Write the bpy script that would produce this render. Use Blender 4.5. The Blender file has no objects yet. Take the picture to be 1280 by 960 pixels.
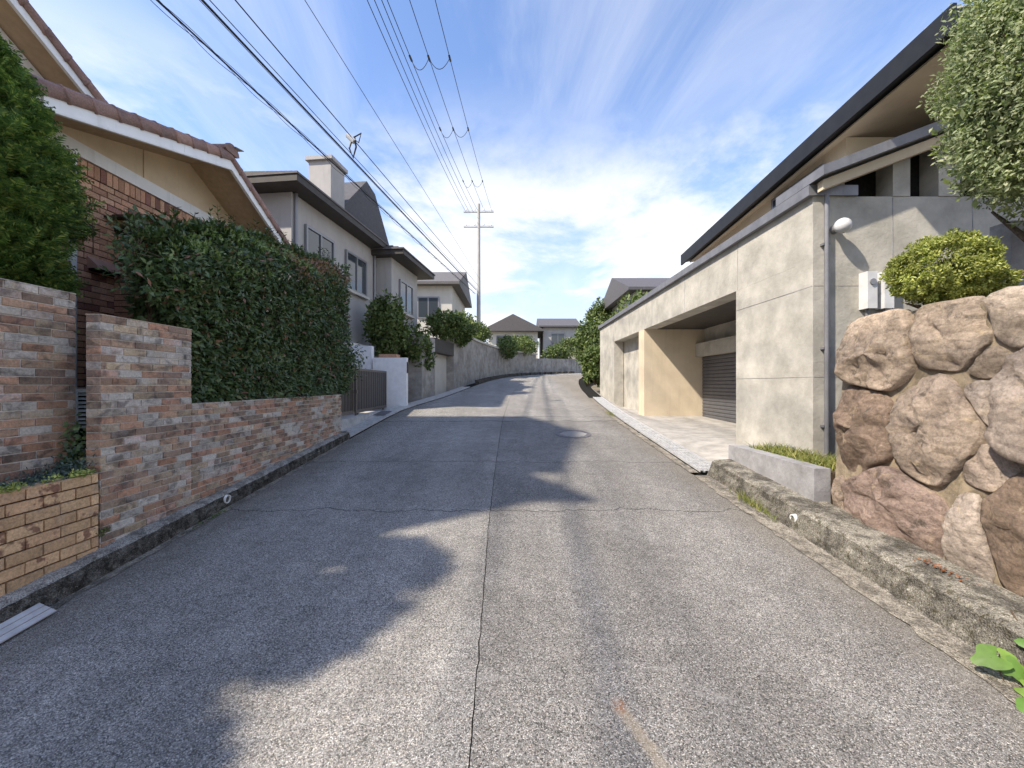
import bpy, math, random
import numpy as np
from mathutils import Vector, Matrix, noise as mnoise

random.seed(7)
RNG = np.random.default_rng(7)
PI = math.pi
S = bpy.context.scene
COL = S.collection

# ------------------------------------------------------------------ camera, sky, sun, exposure
cam_d = bpy.data.cameras.new('camera')
cam = bpy.data.objects.new('camera', cam_d)
COL.objects.link(cam)
cam.location = (0, 0, 1.6)
cam.rotation_euler = (PI / 2, 0, 0)
cam_d.sensor_width = 36.0
cam_d.lens = 14.06
cam_d.clip_start = 0.05
cam_d.clip_end = 3000
S.camera = cam

SUN_DX, SUN_DY = 0.83, 0.45            # travel of the light per metre of drop
to_sun = Vector((-SUN_DX, -SUN_DY, 1)).normalized()
SUN_EL = math.asin(to_sun.z)

W = bpy.data.worlds.new('World')
S.world = W
W.use_nodes = True
wt = W.node_tree
wt.nodes.clear()


def wn(kind, **kw):
    n = wt.nodes.new(kind)
    for k, v in kw.items():
        setattr(n, k, v)
    return n


def wmath(op, a, b=None):
    n = wn('ShaderNodeMath', operation=op)
    for i, v in enumerate((a, b)):
        if v is None:
            continue
        if isinstance(v, (int, float)):
            n.inputs[i].default_value = v
        else:
            wt.links.new(v, n.inputs[i])
    return n.outputs[0]


w_out = wn('ShaderNodeOutputWorld')
w_bg = wn('ShaderNodeBackground')
w_bg.inputs['Strength'].default_value = 0.125
sky = wn('ShaderNodeTexSky', sky_type='NISHITA', sun_disc=False)
sky.sun_elevation = SUN_EL
sky.sun_rotation = math.atan2(to_sun.x, to_sun.y)
sky.air_density = 1.0
sky.dust_density = 0.3
sky.ozone_density = 4.0
SKY_GAIN = (0.70, 0.66, 0.68)
gain = wn('ShaderNodeMix', data_type='RGBA', blend_type='MULTIPLY')
gain.inputs[0].default_value = 1.0
wt.links.new(sky.outputs[0], gain.inputs[6])
gain.inputs[7].default_value = (*SKY_GAIN, 1)
tc = wn('ShaderNodeTexCoord')
sep = wn('ShaderNodeSeparateXYZ')
wt.links.new(tc.outputs['Generated'], sep.inputs[0])
zc = wmath('MAXIMUM', sep.outputs[2], 0.02)
zc2 = wmath('ADD', zc, 0.10)
u = wmath('DIVIDE', sep.outputs[0], zc2)
v = wmath('DIVIDE', sep.outputs[1], zc2)
comb = wn('ShaderNodeCombineXYZ')
wt.links.new(u, comb.inputs[0])
wt.links.new(v, comb.inputs[1])


def wnoise(vec, scale, detail, rough, dist, loc=(0, 0, 0), sc=(1, 1, 1), rot=(0, 0, 0)):
    mp = wn('ShaderNodeMapping')
    mp.inputs['Location'].default_value = loc
    mp.inputs['Scale'].default_value = sc
    mp.inputs['Rotation'].default_value = rot
    wt.links.new(vec, mp.inputs[0])
    n = wn('ShaderNodeTexNoise')
    n.inputs['Scale'].default_value = scale
    n.inputs['Detail'].default_value = detail
    n.inputs['Roughness'].default_value = rough
    n.inputs['Distortion'].default_value = dist
    wt.links.new(mp.outputs[0], n.inputs['Vector'])
    return n.outputs[0]


def wramp(x, lo, hi):
    n = wn('ShaderNodeMapRange', interpolation_type='SMOOTHSTEP')
    n.inputs[1].default_value = lo
    n.inputs[2].default_value = hi
    wt.links.new(x, n.inputs[0])
    return n.outputs[0]


# thin high streaks, soft puffs lower down
cirrus = wramp(wnoise(comb.outputs[0], 1.15, 9, 0.62, 0.7, (7.1, 2.4, 0), (1.8, 0.4, 1), (0, 0, 0.25)), 0.42, 0.74)
cirrus = wmath('MULTIPLY', cirrus, 0.34)
puff = wramp(wnoise(comb.outputs[0], 0.9, 12, 0.6, 0.3, (9.0, 4.4, 0), (1, 0.8, 1)), 0.40, 0.58)
low = wramp(sep.outputs[2], 0.56, 0.30)
mr = wn('ShaderNodeMapRange', interpolation_type='SMOOTHSTEP')
mr.inputs[1].default_value = 0.36
mr.inputs[2].default_value = 0.64
mr.inputs[3].default_value = 1.0
mr.inputs[4].default_value = 0.0
wt.links.new(sep.outputs[2], mr.inputs[0])
puff = wmath('MULTIPLY', puff, mr.outputs[0])
hz = wn('ShaderNodeMapRange', interpolation_type='SMOOTHSTEP')
hz.inputs[1].default_value = 0.0
hz.inputs[2].default_value = 0.46
hz.inputs[3].default_value = 0.92
hz.inputs[4].default_value = 0.0
wt.links.new(sep.outputs[2], hz.inputs[0])
cm = wmath('MAXIMUM', puff, cirrus)
cm = wmath('MINIMUM', cm, 0.95)
wmix = wn('ShaderNodeMix', data_type='RGBA')
wt.links.new(cm, wmix.inputs[0])
hmix = wn('ShaderNodeMix', data_type='RGBA')
wt.links.new(hz.outputs[0], hmix.inputs[0])
wt.links.new(gain.outputs[2], hmix.inputs[6])
hmix.inputs[7].default_value = (1.85, 2.0, 2.22, 1)
wt.links.new(hmix.outputs[2], wmix.inputs[6])
CLOUD = 2.55
wmix.inputs[7].default_value = (CLOUD * 0.97, CLOUD * 0.99, CLOUD * 1.04, 1)
wt.links.new(wmix.outputs[2], w_bg.inputs[0])
wt.links.new(w_bg.outputs[0], w_out.inputs[0])

sun_d = bpy.data.lights.new('sun', 'SUN')
sun = bpy.data.objects.new('sun', sun_d)
COL.objects.link(sun)
sun_d.energy = 2.0
sun_d.angle = math.radians(1.2)
sun_d.color = (1.0, 0.905, 0.77)
sun.rotation_euler = to_sun.to_track_quat('Z', 'Y').to_euler()
sun.location = (-20, -10, 25)

S.view_settings.view_transform = 'Standard'
S.view_settings.look = 'None'
S.view_settings.gamma = 1.0
S.view_settings.use_curve_mapping = False
S.view_settings.exposure = 1.92
S.cycles.max_bounces = 8
S.cycles.diffuse_bounces = 4
S.cycles.use_denoising = True


# ------------------------------------------------------------------ material helpers
class NT:
    def __init__(self, name):
        self.m = bpy.data.materials.new(name)
        self.m.use_nodes = True
        self.t = self.m.node_tree
        self.t.nodes.clear()
        self.out = self.t.nodes.new('ShaderNodeOutputMaterial')
        self.b = self.t.nodes.new('ShaderNodeBsdfPrincipled')
        self.t.links.new(self.b.outputs[0], self.out.inputs[0])
        g = self.t.nodes.new('ShaderNodeNewGeometry')
        self.pos = g.outputs['Position']
        self.island = g.outputs['Random Per Island']
        self.nrm = g.outputs['Normal']
        oi = self.t.nodes.new('ShaderNodeObjectInfo')
        self.rand = oi.outputs['Random']

    def put(self, v, sock):
        if v is None:
            return
        if isinstance(v, bpy.types.NodeSocket):
            self.t.links.new(v, sock)
        elif isinstance(v, (tuple, list)) and sock.type == 'RGBA':
            sock.default_value = (*v[:3], 1)
        else:
            sock.default_value = v

    def math(self, op, a, b=None, c=None, clamp=False):
        n = self.t.nodes.new('ShaderNodeMath')
        n.operation = op
        n.use_clamp = clamp
        for i, x in enumerate((a, b, c)):
            self.put(x, n.inputs[i])
        return n.outputs[0]

    def mapv(self, vec=None, loc=(0, 0, 0), rot=(0, 0, 0), sc=(1, 1, 1)):
        n = self.t.nodes.new('ShaderNodeMapping')
        self.put(vec or self.pos, n.inputs[0])
        n.inputs['Location'].default_value = loc
        n.inputs['Rotation'].default_value = rot
        n.inputs['Scale'].default_value = sc
        return n.outputs[0]

    def noise(self, scale, detail=4, rough=0.55, dist=0.0, vec=None, color=False):
        n = self.t.nodes.new('ShaderNodeTexNoise')
        self.put(vec or self.pos, n.inputs['Vector'])
        n.inputs['Scale'].default_value = scale
        n.inputs['Detail'].default_value = detail
        n.inputs['Roughness'].default_value = rough
        n.inputs['Distortion'].default_value = dist
        return n.outputs['Color' if color else 'Fac']

    def voro(self, scale, feature='F1', vec=None, out='Distance', rnd=1.0):
        n = self.t.nodes.new('ShaderNodeTexVoronoi')
        n.feature = feature
        self.put(vec or self.pos, n.inputs['Vector'])
        n.inputs['Scale'].default_value = scale
        n.inputs['Randomness'].default_value = rnd
        return n.outputs[out]

    def sep(self, vec=None):
        n = self.t.nodes.new('ShaderNodeSeparateXYZ')
        self.put(vec or self.pos, n.inputs[0])
        return n.outputs

    def comb(self, x, y, z):
        n = self.t.nodes.new('ShaderNodeCombineXYZ')
        for i, q in enumerate((x, y, z)):
            self.put(q, n.inputs[i])
        return n.outputs[0]

    def rng(self, x, a, b, c=0.0, d=1.0, smooth=True):
        n = self.t.nodes.new('ShaderNodeMapRange')
        if smooth:
            n.interpolation_type = 'SMOOTHSTEP'
        self.put(x, n.inputs[0])
        for i, q in enumerate((a, b, c, d)):
            n.inputs[i + 1].default_value = q
        return n.outputs[0]

    def ramp(self, fac, stops, const=False):
        n = self.t.nodes.new('ShaderNodeValToRGB')
        self.put(fac, n.inputs[0])
        cr = n.color_ramp
        if const:
            cr.interpolation = 'CONSTANT'
        while len(cr.elements) < len(stops):
            cr.elements.new(0.5)
        for e, (p, c) in zip(cr.elements, stops):
            e.position = p
            e.color = (*c, 1)
        return n.outputs[0]

    def mix(self, fac, a, b, mode='MIX'):
        n = self.t.nodes.new('ShaderNodeMix')
        n.data_type = 'RGBA'
        n.blend_type = mode
        self.put(fac, n.inputs[0])
        self.put(a, n.inputs[6])
        self.put(b, n.inputs[7])
        return n.outputs[2]

    def mul(self, col, fac_sock):
        n = self.t.nodes.new('ShaderNodeVectorMath')
        n.operation = 'SCALE'
        self.put(col, n.inputs[0])
        self.put(fac_sock, n.inputs['Scale'])
        return n.outputs[0]

    def bump(self, h, strength=0.3, dist=0.01):
        n = self.t.nodes.new('ShaderNodeBump')
        n.inputs['Strength'].default_value = strength
        n.inputs['Distance'].default_value = dist
        self.put(h, n.inputs['Height'])
        self.t.links.new(n.outputs[0], self.b.inputs['Normal'])

    def fin(self, col, rough=0.8, spec=0.3, metal=0.0):
        self.put(col, self.b.inputs['Base Color'])
        self.put(rough, self.b.inputs['Roughness'])
        self.b.inputs['Specular IOR Level'].default_value = spec
        self.b.inputs['Metallic'].default_value = metal
        return self.m


def plain(name, col, var=0.15, scale=6, rough=0.8, spec=0.3, metal=0.0, bump=0.1, bscale=60, stain=0.0):
    n = NT(name)
    f = n.rng(n.noise(scale, 6, 0.6), 0.25, 0.75, 1 - var, 1 + var)
    c = n.mul(col if not isinstance(col, tuple) else n.ramp(0.0, [(0, col), (1, col)]), f)
    if stain:
        v = n.mapv(sc=(5.0, 5.0, 0.5))
        st = n.rng(n.noise(1.6, 6, 0.65, 0.3, v), 0.50, 0.75, 0, stain)
        c = n.mix(st, c, tuple(x * 0.35 for x in col))
    if bump:
        n.bump(n.noise(bscale, 4, 0.6), bump, 0.006)
    return n.fin(c, rough, spec, metal)


M = {}


def asphalt(name, dark, light, mean, right):
    n = NT(name)
    warp = n.noise(40, 2, 0.5, 0, color=True)
    p = n.mix(0.006, n.pos, warp, 'ADD') if False else n.pos
    c1 = n.sep(n.voro(185, 'F1', p, 'Color'))
    e1 = n.voro(185, 'DISTANCE_TO_EDGE', p)
    d2 = n.sep(n.voro(330, 'F1', p, 'Color'))
    v = n.math('ADD', n.math('MULTIPLY', c1[0], 0.72), n.math('MULTIPLY', d2[1], 0.28))
    stone = n.ramp(v, [(0.12, dark), (0.42, tuple((a * 0.62 + b * 0.38) for a, b in zip(dark, light))), (0.66, mean), (0.93, light)])
    gap = n.rng(e1, 0.02, 0.16, 0.42, 1.0)
    col = n.mul(stone, gap)
    tint = n.ramp(c1[2], [(0.0, (0.95, 0.98, 1.03)), (0.5, (1, 1, 1)), (1.0, (1.06, 1.0, 0.94))])
    col = n.mix(1.0, col, tint, 'MULTIPLY')
    big = n.rng(n.noise(0.9, 5, 0.6, 0.2), 0.3, 0.7, 0.86, 1.12)
    mid = n.rng(n.noise(7, 4, 0.6), 0.25, 0.75, 0.88, 1.1)
    col = n.mul(n.mul(col, big), mid)
    x, y, z = n.sep()
    # dusty pale wheel paths run along the street
    wp = n.noise(1.0, 4, 0.6, 0, n.mapv(sc=(2.2, 0.25, 0.1)))
    col = n.mul(col, n.rng(wp, 0.3, 0.7, 0.92, 1.08))
    # grit and soil gathered along the kerb side, older / newer surfacing lengths
    edge = n.math('ADD', x, n.math('MULTIPLY', n.math('SUBTRACT', n.noise(2.2, 5, 0.7), 0.5), 0.5))
    if right:
        col = n.mix(n.rng(edge, 1.9, 2.35, 0, 0.42), col, (0.20, 0.17, 0.125))
        new = n.math('ADD', y, n.math('MULTIPLY', n.math('SUBTRACT', n.noise(3, 4, 0.6, 0, n.comb(x, 4.0, 0.0)), 0.5), 0.3))
        col = n.mul(col, n.rng(new, 8.72, 8.80, 1.0, 1.13))
        col = n.mul(col, n.rng(new, 5.60, 5.66, 0.96, 1.0))
    else:
        col = n.mix(n.rng(edge, -2.35, -2.85, 0, 0.5), col, (0.13, 0.115, 0.095))
    track = n.math('ABSOLUTE', n.math('SUBTRACT', n.math('ABSOLUTE', n.math('ADD', x, -1.05 if right else 1.5)), 0.62))
    col = n.mul(col, n.rng(track, 0.0, 0.4, 1.05, 0.96))
    oil = n.rng(n.noise(1.7, 5, 0.65, 0.3, n.mapv(loc=(8, 3, 0))), 0.62, 0.78, 0, 0.35)
    col = n.mix(oil, col, (0.06, 0.058, 0.055))
    # cross cracks
    crack = None
    for yc, w, sd, x0, x1 in ((3.94, 0.010, 0.0, -1.9, 2.3), (5.63, 0.010, 3.0, -0.3, 2.3), (8.75, 0.03, 7.0, -2.3, 2.4), (9.3, 0.02, 9.0, -.4, 2.4)):
        wob = n.math('MULTIPLY', n.math('SUBTRACT', n.noise(1.3, 6, 0.7, 0, n.comb(x, sd, 0.0)), 0.5), 0.55)
        dd = n.math('ABSOLUTE', n.math('SUBTRACT', n.math('SUBTRACT', y, yc), wob))
        k = n.rng(dd, w * 0.35, w, 1.0, 0.0)
        brk = n.rng(n.noise(5, 3, 0.5, 0, n.comb(x, sd + 2, 0.0)), 0.3, 0.42)
        k = n.math('MULTIPLY', k, brk)
        crack = k if crack is None else n.math('MAXIMUM', crack, k)
    col = n.mix(n.math('MULTIPLY', crack, 0.82), col, (0.02, 0.02, 0.02))
    # pale scuffs
    sc = n.math('MULTIPLY', n.rng(n.noise(2.6, 6, 0.72, 0.5, n.mapv(loc=(4, 1, 0), sc=(0.5, 1.6, 1))), 0.60, 0.74, 0, 0.30), 1.0)
    col = n.mix(sc, col, (0.46, 0.44, 0.41))
    if right:
        # rust weep: spot and a pale trail below it
        dx = n.math('SUBTRACT', x, 0.482)
        dy = n.math('SUBTRACT', y, 1.785)
        wr = n.math('MULTIPLY', n.math('SUBTRACT', n.noise(45, 4, 0.7), 0.5), 0.06)
        dist = n.math('ADD', n.math('SQRT', n.math('ADD', n.math('MULTIPLY', dx, dx), n.math('MULTIPLY', n.math('MULTIPLY', dy, dy), 0.6))), wr)
        spot = n.rng(dist, 0.0, 0.05, 0.85, 0.0)
        line = n.math('ABSOLUTE', n.math('ADD', n.math('ADD', dx, n.math('MULTIPLY', dy, 0.36)), wr))
        tr = n.math('MULTIPLY', n.rng(line, 0.012, 0.045, 0.62, 0.0), n.math('MULTIPLY', n.rng(dy, -0.42, -0.10, 0.25, 1.0), n.rng(dy, -0.03, 0.0, 1.0, 0.0)))
        col = n.mix(n.math('MULTIPLY', tr, 0.6), col, (0.50, 0.40, 0.27))
        col = n.mix(n.math('MULTIPLY', spot, n.rng(c1[0], 0.1, 0.75, 0.95, 0.25)), col, (0.34, 0.15, 0.06))
    h = n.math('SUBTRACT', n.math('MULTIPLY', n.rng(e1, 0.0, 0.25), 1.0), n.math('MULTIPLY', crack, 2.0))
    n.bump(h, 0.55, 0.004)
    return n.fin(col, 0.88, 0.25)


M['asphalt_l'] = asphalt('asphalt_left_lane', (0.098, 0.093, 0.086), (0.75, 0.71, 0.645), (0.43, 0.407, 0.367), False)
M['asphalt_r'] = asphalt('asphalt_right_lane', (0.060, 0.057, 0.053), (0.70, 0.665, 0.61), (0.335, 0.317, 0.289), True)


def concrete(name, col, moss=0.5, dirt=0.6, scale=1.0, pale=0.4, face=0.0):
    n = NT(name)
    f = n.rng(n.noise(9 * scale, 7, 0.65), 0.25, 0.75, 0.75, 1.2)
    c = n.mul(n.ramp(0.0, [(0, col), (1, col)]), f)
    d = n.rng(n.noise(3.3 * scale, 8, 0.72, 0.4), 0.42, 0.62, 0, dirt)
    c = n.mix(d, c, (0.035, 0.032, 0.027))
    d2 = n.rng(n.noise(16 * scale, 6, 0.7, 0.2, n.mapv(loc=(5, 5, 5))), 0.52, 0.66, 0, moss)
    c = n.mix(d2, c, (0.075, 0.062, 0.03))
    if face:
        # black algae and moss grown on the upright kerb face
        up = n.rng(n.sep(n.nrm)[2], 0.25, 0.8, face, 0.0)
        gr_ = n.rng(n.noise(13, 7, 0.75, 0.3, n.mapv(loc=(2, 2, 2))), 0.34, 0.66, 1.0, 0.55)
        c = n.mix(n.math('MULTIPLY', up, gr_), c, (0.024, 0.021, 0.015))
    d3 = n.rng(n.noise(28 * scale, 5, 0.7, 0.0, n.mapv(loc=(1, 9, 3))), 0.60, 0.72, 0, pale)
    c = n.mix(d3, c, (0.58, 0.55, 0.48))
    if face:
        sp = n.sep(n.voro(170, 'F1', None, 'Color'))
        c = n.mul(c, n.rng(sp[0], 0.0, 1.0, 0.55, 1.55, False))
        n.bump(n.math('ADD', n.noise(40, 7, 0.75), n.math('MULTIPLY', n.voro(120), -0.8)), 0.9, 0.014)
    else:
        n.bump(n.noise(55 * scale, 6, 0.7), 0.6, 0.012)
    return n.fin(c, 0.92, 0.2)


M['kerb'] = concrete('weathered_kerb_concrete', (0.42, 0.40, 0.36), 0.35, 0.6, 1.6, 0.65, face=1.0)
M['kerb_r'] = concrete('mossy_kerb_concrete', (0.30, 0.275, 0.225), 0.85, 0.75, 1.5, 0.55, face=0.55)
M['gutter'] = concrete('gutter_mortar', (0.36, 0.32, 0.26), 0.7, 0.6, 2.2, 0.7, face=0.01)
M['apron'] = concrete('pale_apron_concrete', (0.52, 0.51, 0.49), 0.08, 0.16, 0.7, 0.3)
M['apron_r'] = concrete('garage_apron_concrete', (0.40, 0.375, 0.34), 0.06, 0.12, 0.5, 0.3)
M['planter_grey'] = concrete('grey_planter_concrete', (0.33, 0.32, 0.32), 0.1, 0.15, 0.6, 0.15)
M['retain'] = concrete('retaining_concrete', (0.40, 0.375, 0.34), 0.12, 0.3, 0.35, 0.2)
M['house_con'] = concrete('house_concrete', (0.455, 0.43, 0.375), 0.03, 0.06, 0.28, 0.12)
M['soil'] = plain('garden_soil', (0.07, 0.05, 0.033), 0.4, 20, 0.95, 0.1, 0, 0.8, 30)
M['terrain'] = plain('dry_ground', (0.20, 0.18, 0.14), 0.3, 0.8, 0.95, 0.1, 0, 0.5, 5)


def tiles(name, stops, streak, mottled=0.5, rough=0.75, blotch=None, wander=0.0):
    n = NT(name)
    k = n.math('FRACT', n.math('ADD', n.rand, n.island))
    kk = n.math('ADD', k, n.math('MULTIPLY', n.math('SUBTRACT', n.noise(9, 4, 0.6, 0.5, n.mapv(loc=(2, 5, 1))), 0.5), wander))
    c = n.ramp(kk, stops, not wander)
    k2 = n.math('FRACT', n.math('MULTIPLY', k, 17.3))
    # each piece burnt darker / paler towards one end
    g = n.noise(7, 5, 0.62, 0.6, n.mapv(sc=(1, 1, 1.6)))
    c = n.mix(n.rng(g, 0.46, 0.66, 0, streak), c, (0.055, 0.045, 0.042))
    g2 = n.noise(10, 5, 0.65, 0.3, n.mapv(loc=(7, 3, 1), sc=(1, 1, 1.8)))
    c = n.mix(n.rng(g2, 0.52, 0.72, 0, mottled), c, (0.50, 0.46, 0.42))
    if blotch:
        b = n.noise(13, 3, 0.5, 0.2, n.mapv(loc=(3, 1, 8)))
        gate = n.rng(k2, 0.45, 0.5, 0.15, 1.0)
        c = n.mix(n.math('MULTIPLY', n.rng(b, 0.57, 0.66, 0, 0.75), gate), c, blotch)
    c = n.mul(c, n.rng(k2, 0, 1, 0.78, 1.18, False))
    c = n.mul(c, n.rng(n.noise(70, 4, 0.7), 0.25, 0.75, 0.72, 1.25))
    n.bump(n.math('ADD', n.noise(38, 6, 0.75), n.math('MULTIPLY', n.noise(120, 4, 0.7), 0.5)), 0.55, 0.006)
    return n.fin(c, rough, 0.25)


M['tile'] = tiles('antique_border_tile', [
    (0.0, (0.56, 0.52, 0.465)), (0.13, (0.51, 0.475, 0.42)), (0.20, (0.45, 0.35, 0.25)), (0.34, (0.51, 0.285, 0.185)),
    (0.46, (0.41, 0.27, 0.19)), (0.58, (0.32, 0.235, 0.18)), (0.66, (0.54, 0.50, 0.455)), (0.74, (0.53, 0.41, 0.275)), (0.84, (0.22, 0.16, 0.13)),
    (0.90, (0.50, 0.275, 0.185)), (1.0, (0.58, 0.54, 0.50))], 0.65, 0.15, wander=0.22)
M['ybrick'] = tiles('yellow_planter_brick', [(0.0, (0.72, 0.48, 0.27)), (0.4, (0.66, 0.43, 0.24)), (0.75, (0.60, 0.38, 0.215))],
                    0.15, 0.2, 0.8, (0.15, 0.055, 0.045))
M['hbrick'] = tiles('house_brick', [(0.0, (0.62, 0.36, 0.235)), (0.38, (0.56, 0.31, 0.20)), (0.68, (0.64, 0.39, 0.26)), (0.86, (0.33, 0.16, 0.125))],
                    0.12, 0.1, 0.75)
M['mortar_l'] = plain('pale_grey_mortar', (0.66, 0.63, 0.59), 0.2, 30, 0.95, 0.1, 0, 0.3, 200)
M['mortar_d'] = plain('dark_mortar', (0.035, 0.027, 0.022), 0.3, 30, 0.95, 0.1, 0, 0.3, 200)
M['white'] = plain('white_painted_board', (0.85, 0.85, 0.83), 0.05, 5, 0.5, 0.4, 0, 0.05, 150, 0.25)
M['soffit'] = plain('tan_soffit_board', (0.52, 0.39, 0.26), 0.10, 14, 0.85, 0.2, 0, 0.15, 120)
M['gable'] = plain('beige_gable_panel', (0.70, 0.57, 0.40), 0.08, 4, 0.85, 0.2, 0, 0.15, 90, 0.15)
M['stucco'] = plain('cream_stucco', (0.62, 0.55, 0.44), 0.08, 3, 0.9, 0.2, 0, 0.4, 90, 0.2)
M['roof_tile'] = tiles('brown_clay_roof_tile', [(0.0, (0.32, 0.195, 0.155)), (0.45, (0.27, 0.165, 0.135)), (0.75, (0.36, 0.215, 0.165))], 0.3, 0.12, 0.6)
M['dark_roof'] = plain('dark_bay_roof_metal', (0.055, 0.047, 0.042), 0.2, 8, 0.45, 0.4, 0.2, 0.05)
M['wood_trim'] = plain('tan_trim', (0.38, 0.25, 0.13), 0.15, 12, 0.7, 0.3)
M['white_wall'] = plain('white_rough_stucco', (0.86, 0.87, 0.88), 0.06, 8, 0.9, 0.2, 0, 0.9, 40, 0.1)
M['bronze'] = plain('dark_bronze_aluminium', (0.090, 0.080, 0.074), 0.1, 10, 0.42, 0.5, 0.5, 0.03)
M['bronze_l'] = plain('bronze_aluminium_frame', (0.20, 0.175, 0.155), 0.1, 10, 0.40, 0.5, 0.6, 0.03)
M['steel'] = plain('galvanised_steel', (0.62, 0.62, 0.61), 0.18, 9, 0.45, 0.5, 0.45, 0.1, 90, 0.25)
M['iron'] = plain('worn_cast_iron', (0.15, 0.14, 0.145), 0.3, 25, 0.6, 0.4, 0.3, 0.2, 120)
M['pvc'] = plain('white_pvc', (0.78, 0.78, 0.75), 0.1, 30, 0.5, 0.4, 0, 0.02, 60, 0.2)
M['black_gap'] = plain('dark_gutter_interior', (0.018, 0.017, 0.015), 0.3, 30, 0.95, 0.1)
M['black_roof'] = plain('black_metal_roof', (0.018, 0.018, 0.020), 0.2, 6, 0.5, 0.4, 0.2, 0.02)
M['grey_coping'] = plain('grey_metal_coping', (0.22, 0.22, 0.235), 0.15, 6, 0.5, 0.4, 0.4, 0.03, 60, 0.3)
M['shutter'] = plain('grey_roller_shutter', (0.13, 0.13, 0.14), 0.1, 6, 0.5, 0.4, 0.4, 0.02, 60, 0.15)
M['pillar'] = plain('sand_stucco', (0.62, 0.52, 0.38), 0.06, 3, 0.9, 0.15, 0, 0.25, 80, 0.15)
M['render_grey'] = plain('grey_house_render', (0.44, 0.42, 0.40), 0.07, 2, 0.9, 0.2, 0, 0.3, 50, 0.2)
M['render_cream'] = plain('cream_house_render', (0.56, 0.53, 0.47), 0.07, 2, 0.9, 0.2, 0, 0.3, 50, 0.2)
M['slate'] = tiles('grey_slate_roof', [(0.0, (0.125, 0.115, 0.115)), (0.5, (0.105, 0.10, 0.105)), (0.8, (0.14, 0.13, 0.125))], 0.2, 0.1, 0.65)
M['dark_trim'] = plain('dark_brown_eave', (0.065, 0.058, 0.052), 0.15, 6, 0.6, 0.3)
M['frame'] = plain('window_frame_grey', (0.25, 0.25, 0.26), 0.05, 6, 0.4, 0.5, 0.4)
n_ = NT('window_glass')
M['glass'] = n_.fin((0.045, 0.055, 0.065), 0.06, 0.8)
M['wire'] = plain('black_cable', (0.012, 0.012, 0.014), 0.1, 10, 0.5, 0.4, 0, 0)
M['porcelain'] = plain('pale_insulator', (0.6, 0.6, 0.6), 0.1, 10, 0.3, 0.5)
M['pole'] = plain('grey_concrete_pole', (0.46, 0.44, 0.41), 0.1, 3, 0.9, 0.2, 0, 0.2, 60, 0.2)
M['bark'] = plain('rough_bark', (0.11, 0.08, 0.055), 0.35, 25, 0.95, 0.1, 0, 1.0, 50)
M['pink'] = plain('pinkish_vent_hood', (0.47, 0.31, 0.25), 0.1, 10, 0.6, 0.3)
M['dead'] = plain('dry_fallen_leaf', (0.22, 0.085, 0.035), 0.4, 60, 0.8, 0.2)


def leafmat(name, stops, rough=0.45, spec=0.4, trans=0.25, var=0.25):
    n = NT(name)
    k = n.math('FRACT', n.math('ADD', n.rand, n.island))
    c = n.ramp(k, stops)
    c = n.mul(c, n.rng(n.noise(4, 4, 0.6), 0.3, 0.7, 1 - var, 1 + var))
    n.fin(c, rough, spec)
    if trans:
        tr = n.t.nodes.new('ShaderNodeBsdfTranslucent')
        tc_ = n.mix(1.0, c, (1.0, 1.15, 0.5), 'MULTIPLY')
        n.put(tc_, tr.inputs['Color'])
        ms = n.t.nodes.new('ShaderNodeMixShader')
        ms.inputs[0].default_value = trans
        n.t.links.new(n.b.outputs[0], ms.inputs[1])
        n.t.links.new(tr.outputs[0], ms.inputs[2])
        n.t.links.new(ms.outputs[0], n.out.inputs[0])
    return n.m


M['leaf_hedge'] = leafmat('hedge_leaf', [(0.0, (0.05, 0.088, 0.033)), (0.5, (0.090, 0.138, 0.052)), (0.85, (0.14, 0.19, 0.074)), (0.955, (0.18, 0.215, 0.08)), (0.97, (0.26, 0.13, 0.085)), (1.0, (0.30, 0.15, 0.10))], 0.38, 0.5, 0.22)
M['leaf_red'] = leafmat('red_new_leaf', [(0.0, (0.20, 0.10, 0.06)), (0.6, (0.30, 0.16, 0.10)), (1.0, (0.26, 0.22, 0.09))], 0.4, 0.5, 0.3)
M['leaf_young'] = leafmat('young_green_leaf', [(0.0, (0.13, 0.19, 0.06)), (0.6, (0.20, 0.27, 0.085)), (1.0, (0.28, 0.34, 0.12))], 0.4, 0.5, 0.3)
M['leaf_conifer'] = leafmat('conifer_spray', [(0.0, (0.06, 0.125, 0.045)), (0.5, (0.125, 0.21, 0.06)), (0.8, (0.22, 0.31, 0.08)), (1.0, (0.42, 0.48, 0.14))], 0.6, 0.3, 0.35)
M['leaf_olive'] = leafmat('grey_green_leaf', [(0.0, (0.19, 0.24, 0.12)), (0.5, (0.29, 0.335, 0.185)), (0.85, (0.37, 0.40, 0.24)), (1.0, (0.48, 0.49, 0.32))], 0.6, 0.25, 0.35)
M['leaf_bush'] = leafmat('yellow_green_leaf', [(0.0, (0.20, 0.24, 0.055)), (0.6, (0.34, 0.37, 0.085)), (1.0, (0.47, 0.47, 0.14))], 0.5, 0.35, 0.3)
M['leaf_far'] = leafmat('mid_green_leaf', [(0.0, (0.065, 0.10, 0.030)), (0.6, (0.125, 0.17, 0.05)), (1.0, (0.21, 0.25, 0.085))], 0.55, 0.3, 0.25)
M['leaf_vine'] = leafmat('bright_vine_leaf', [(0.0, (0.10, 0.20, 0.04)), (0.5, (0.15, 0.27, 0.055)), (1.0, (0.27, 0.37, 0.06))], 0.5, 0.35, 0.3, 0.35)
M['sedum'] = leafmat('blue_green_sedum', [(0.0, (0.055, 0.090, 0.085)), (0.7, (0.10, 0.14, 0.12)), (1.0, (0.15, 0.19, 0.15))], 0.6, 0.3, 0.1)
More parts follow.
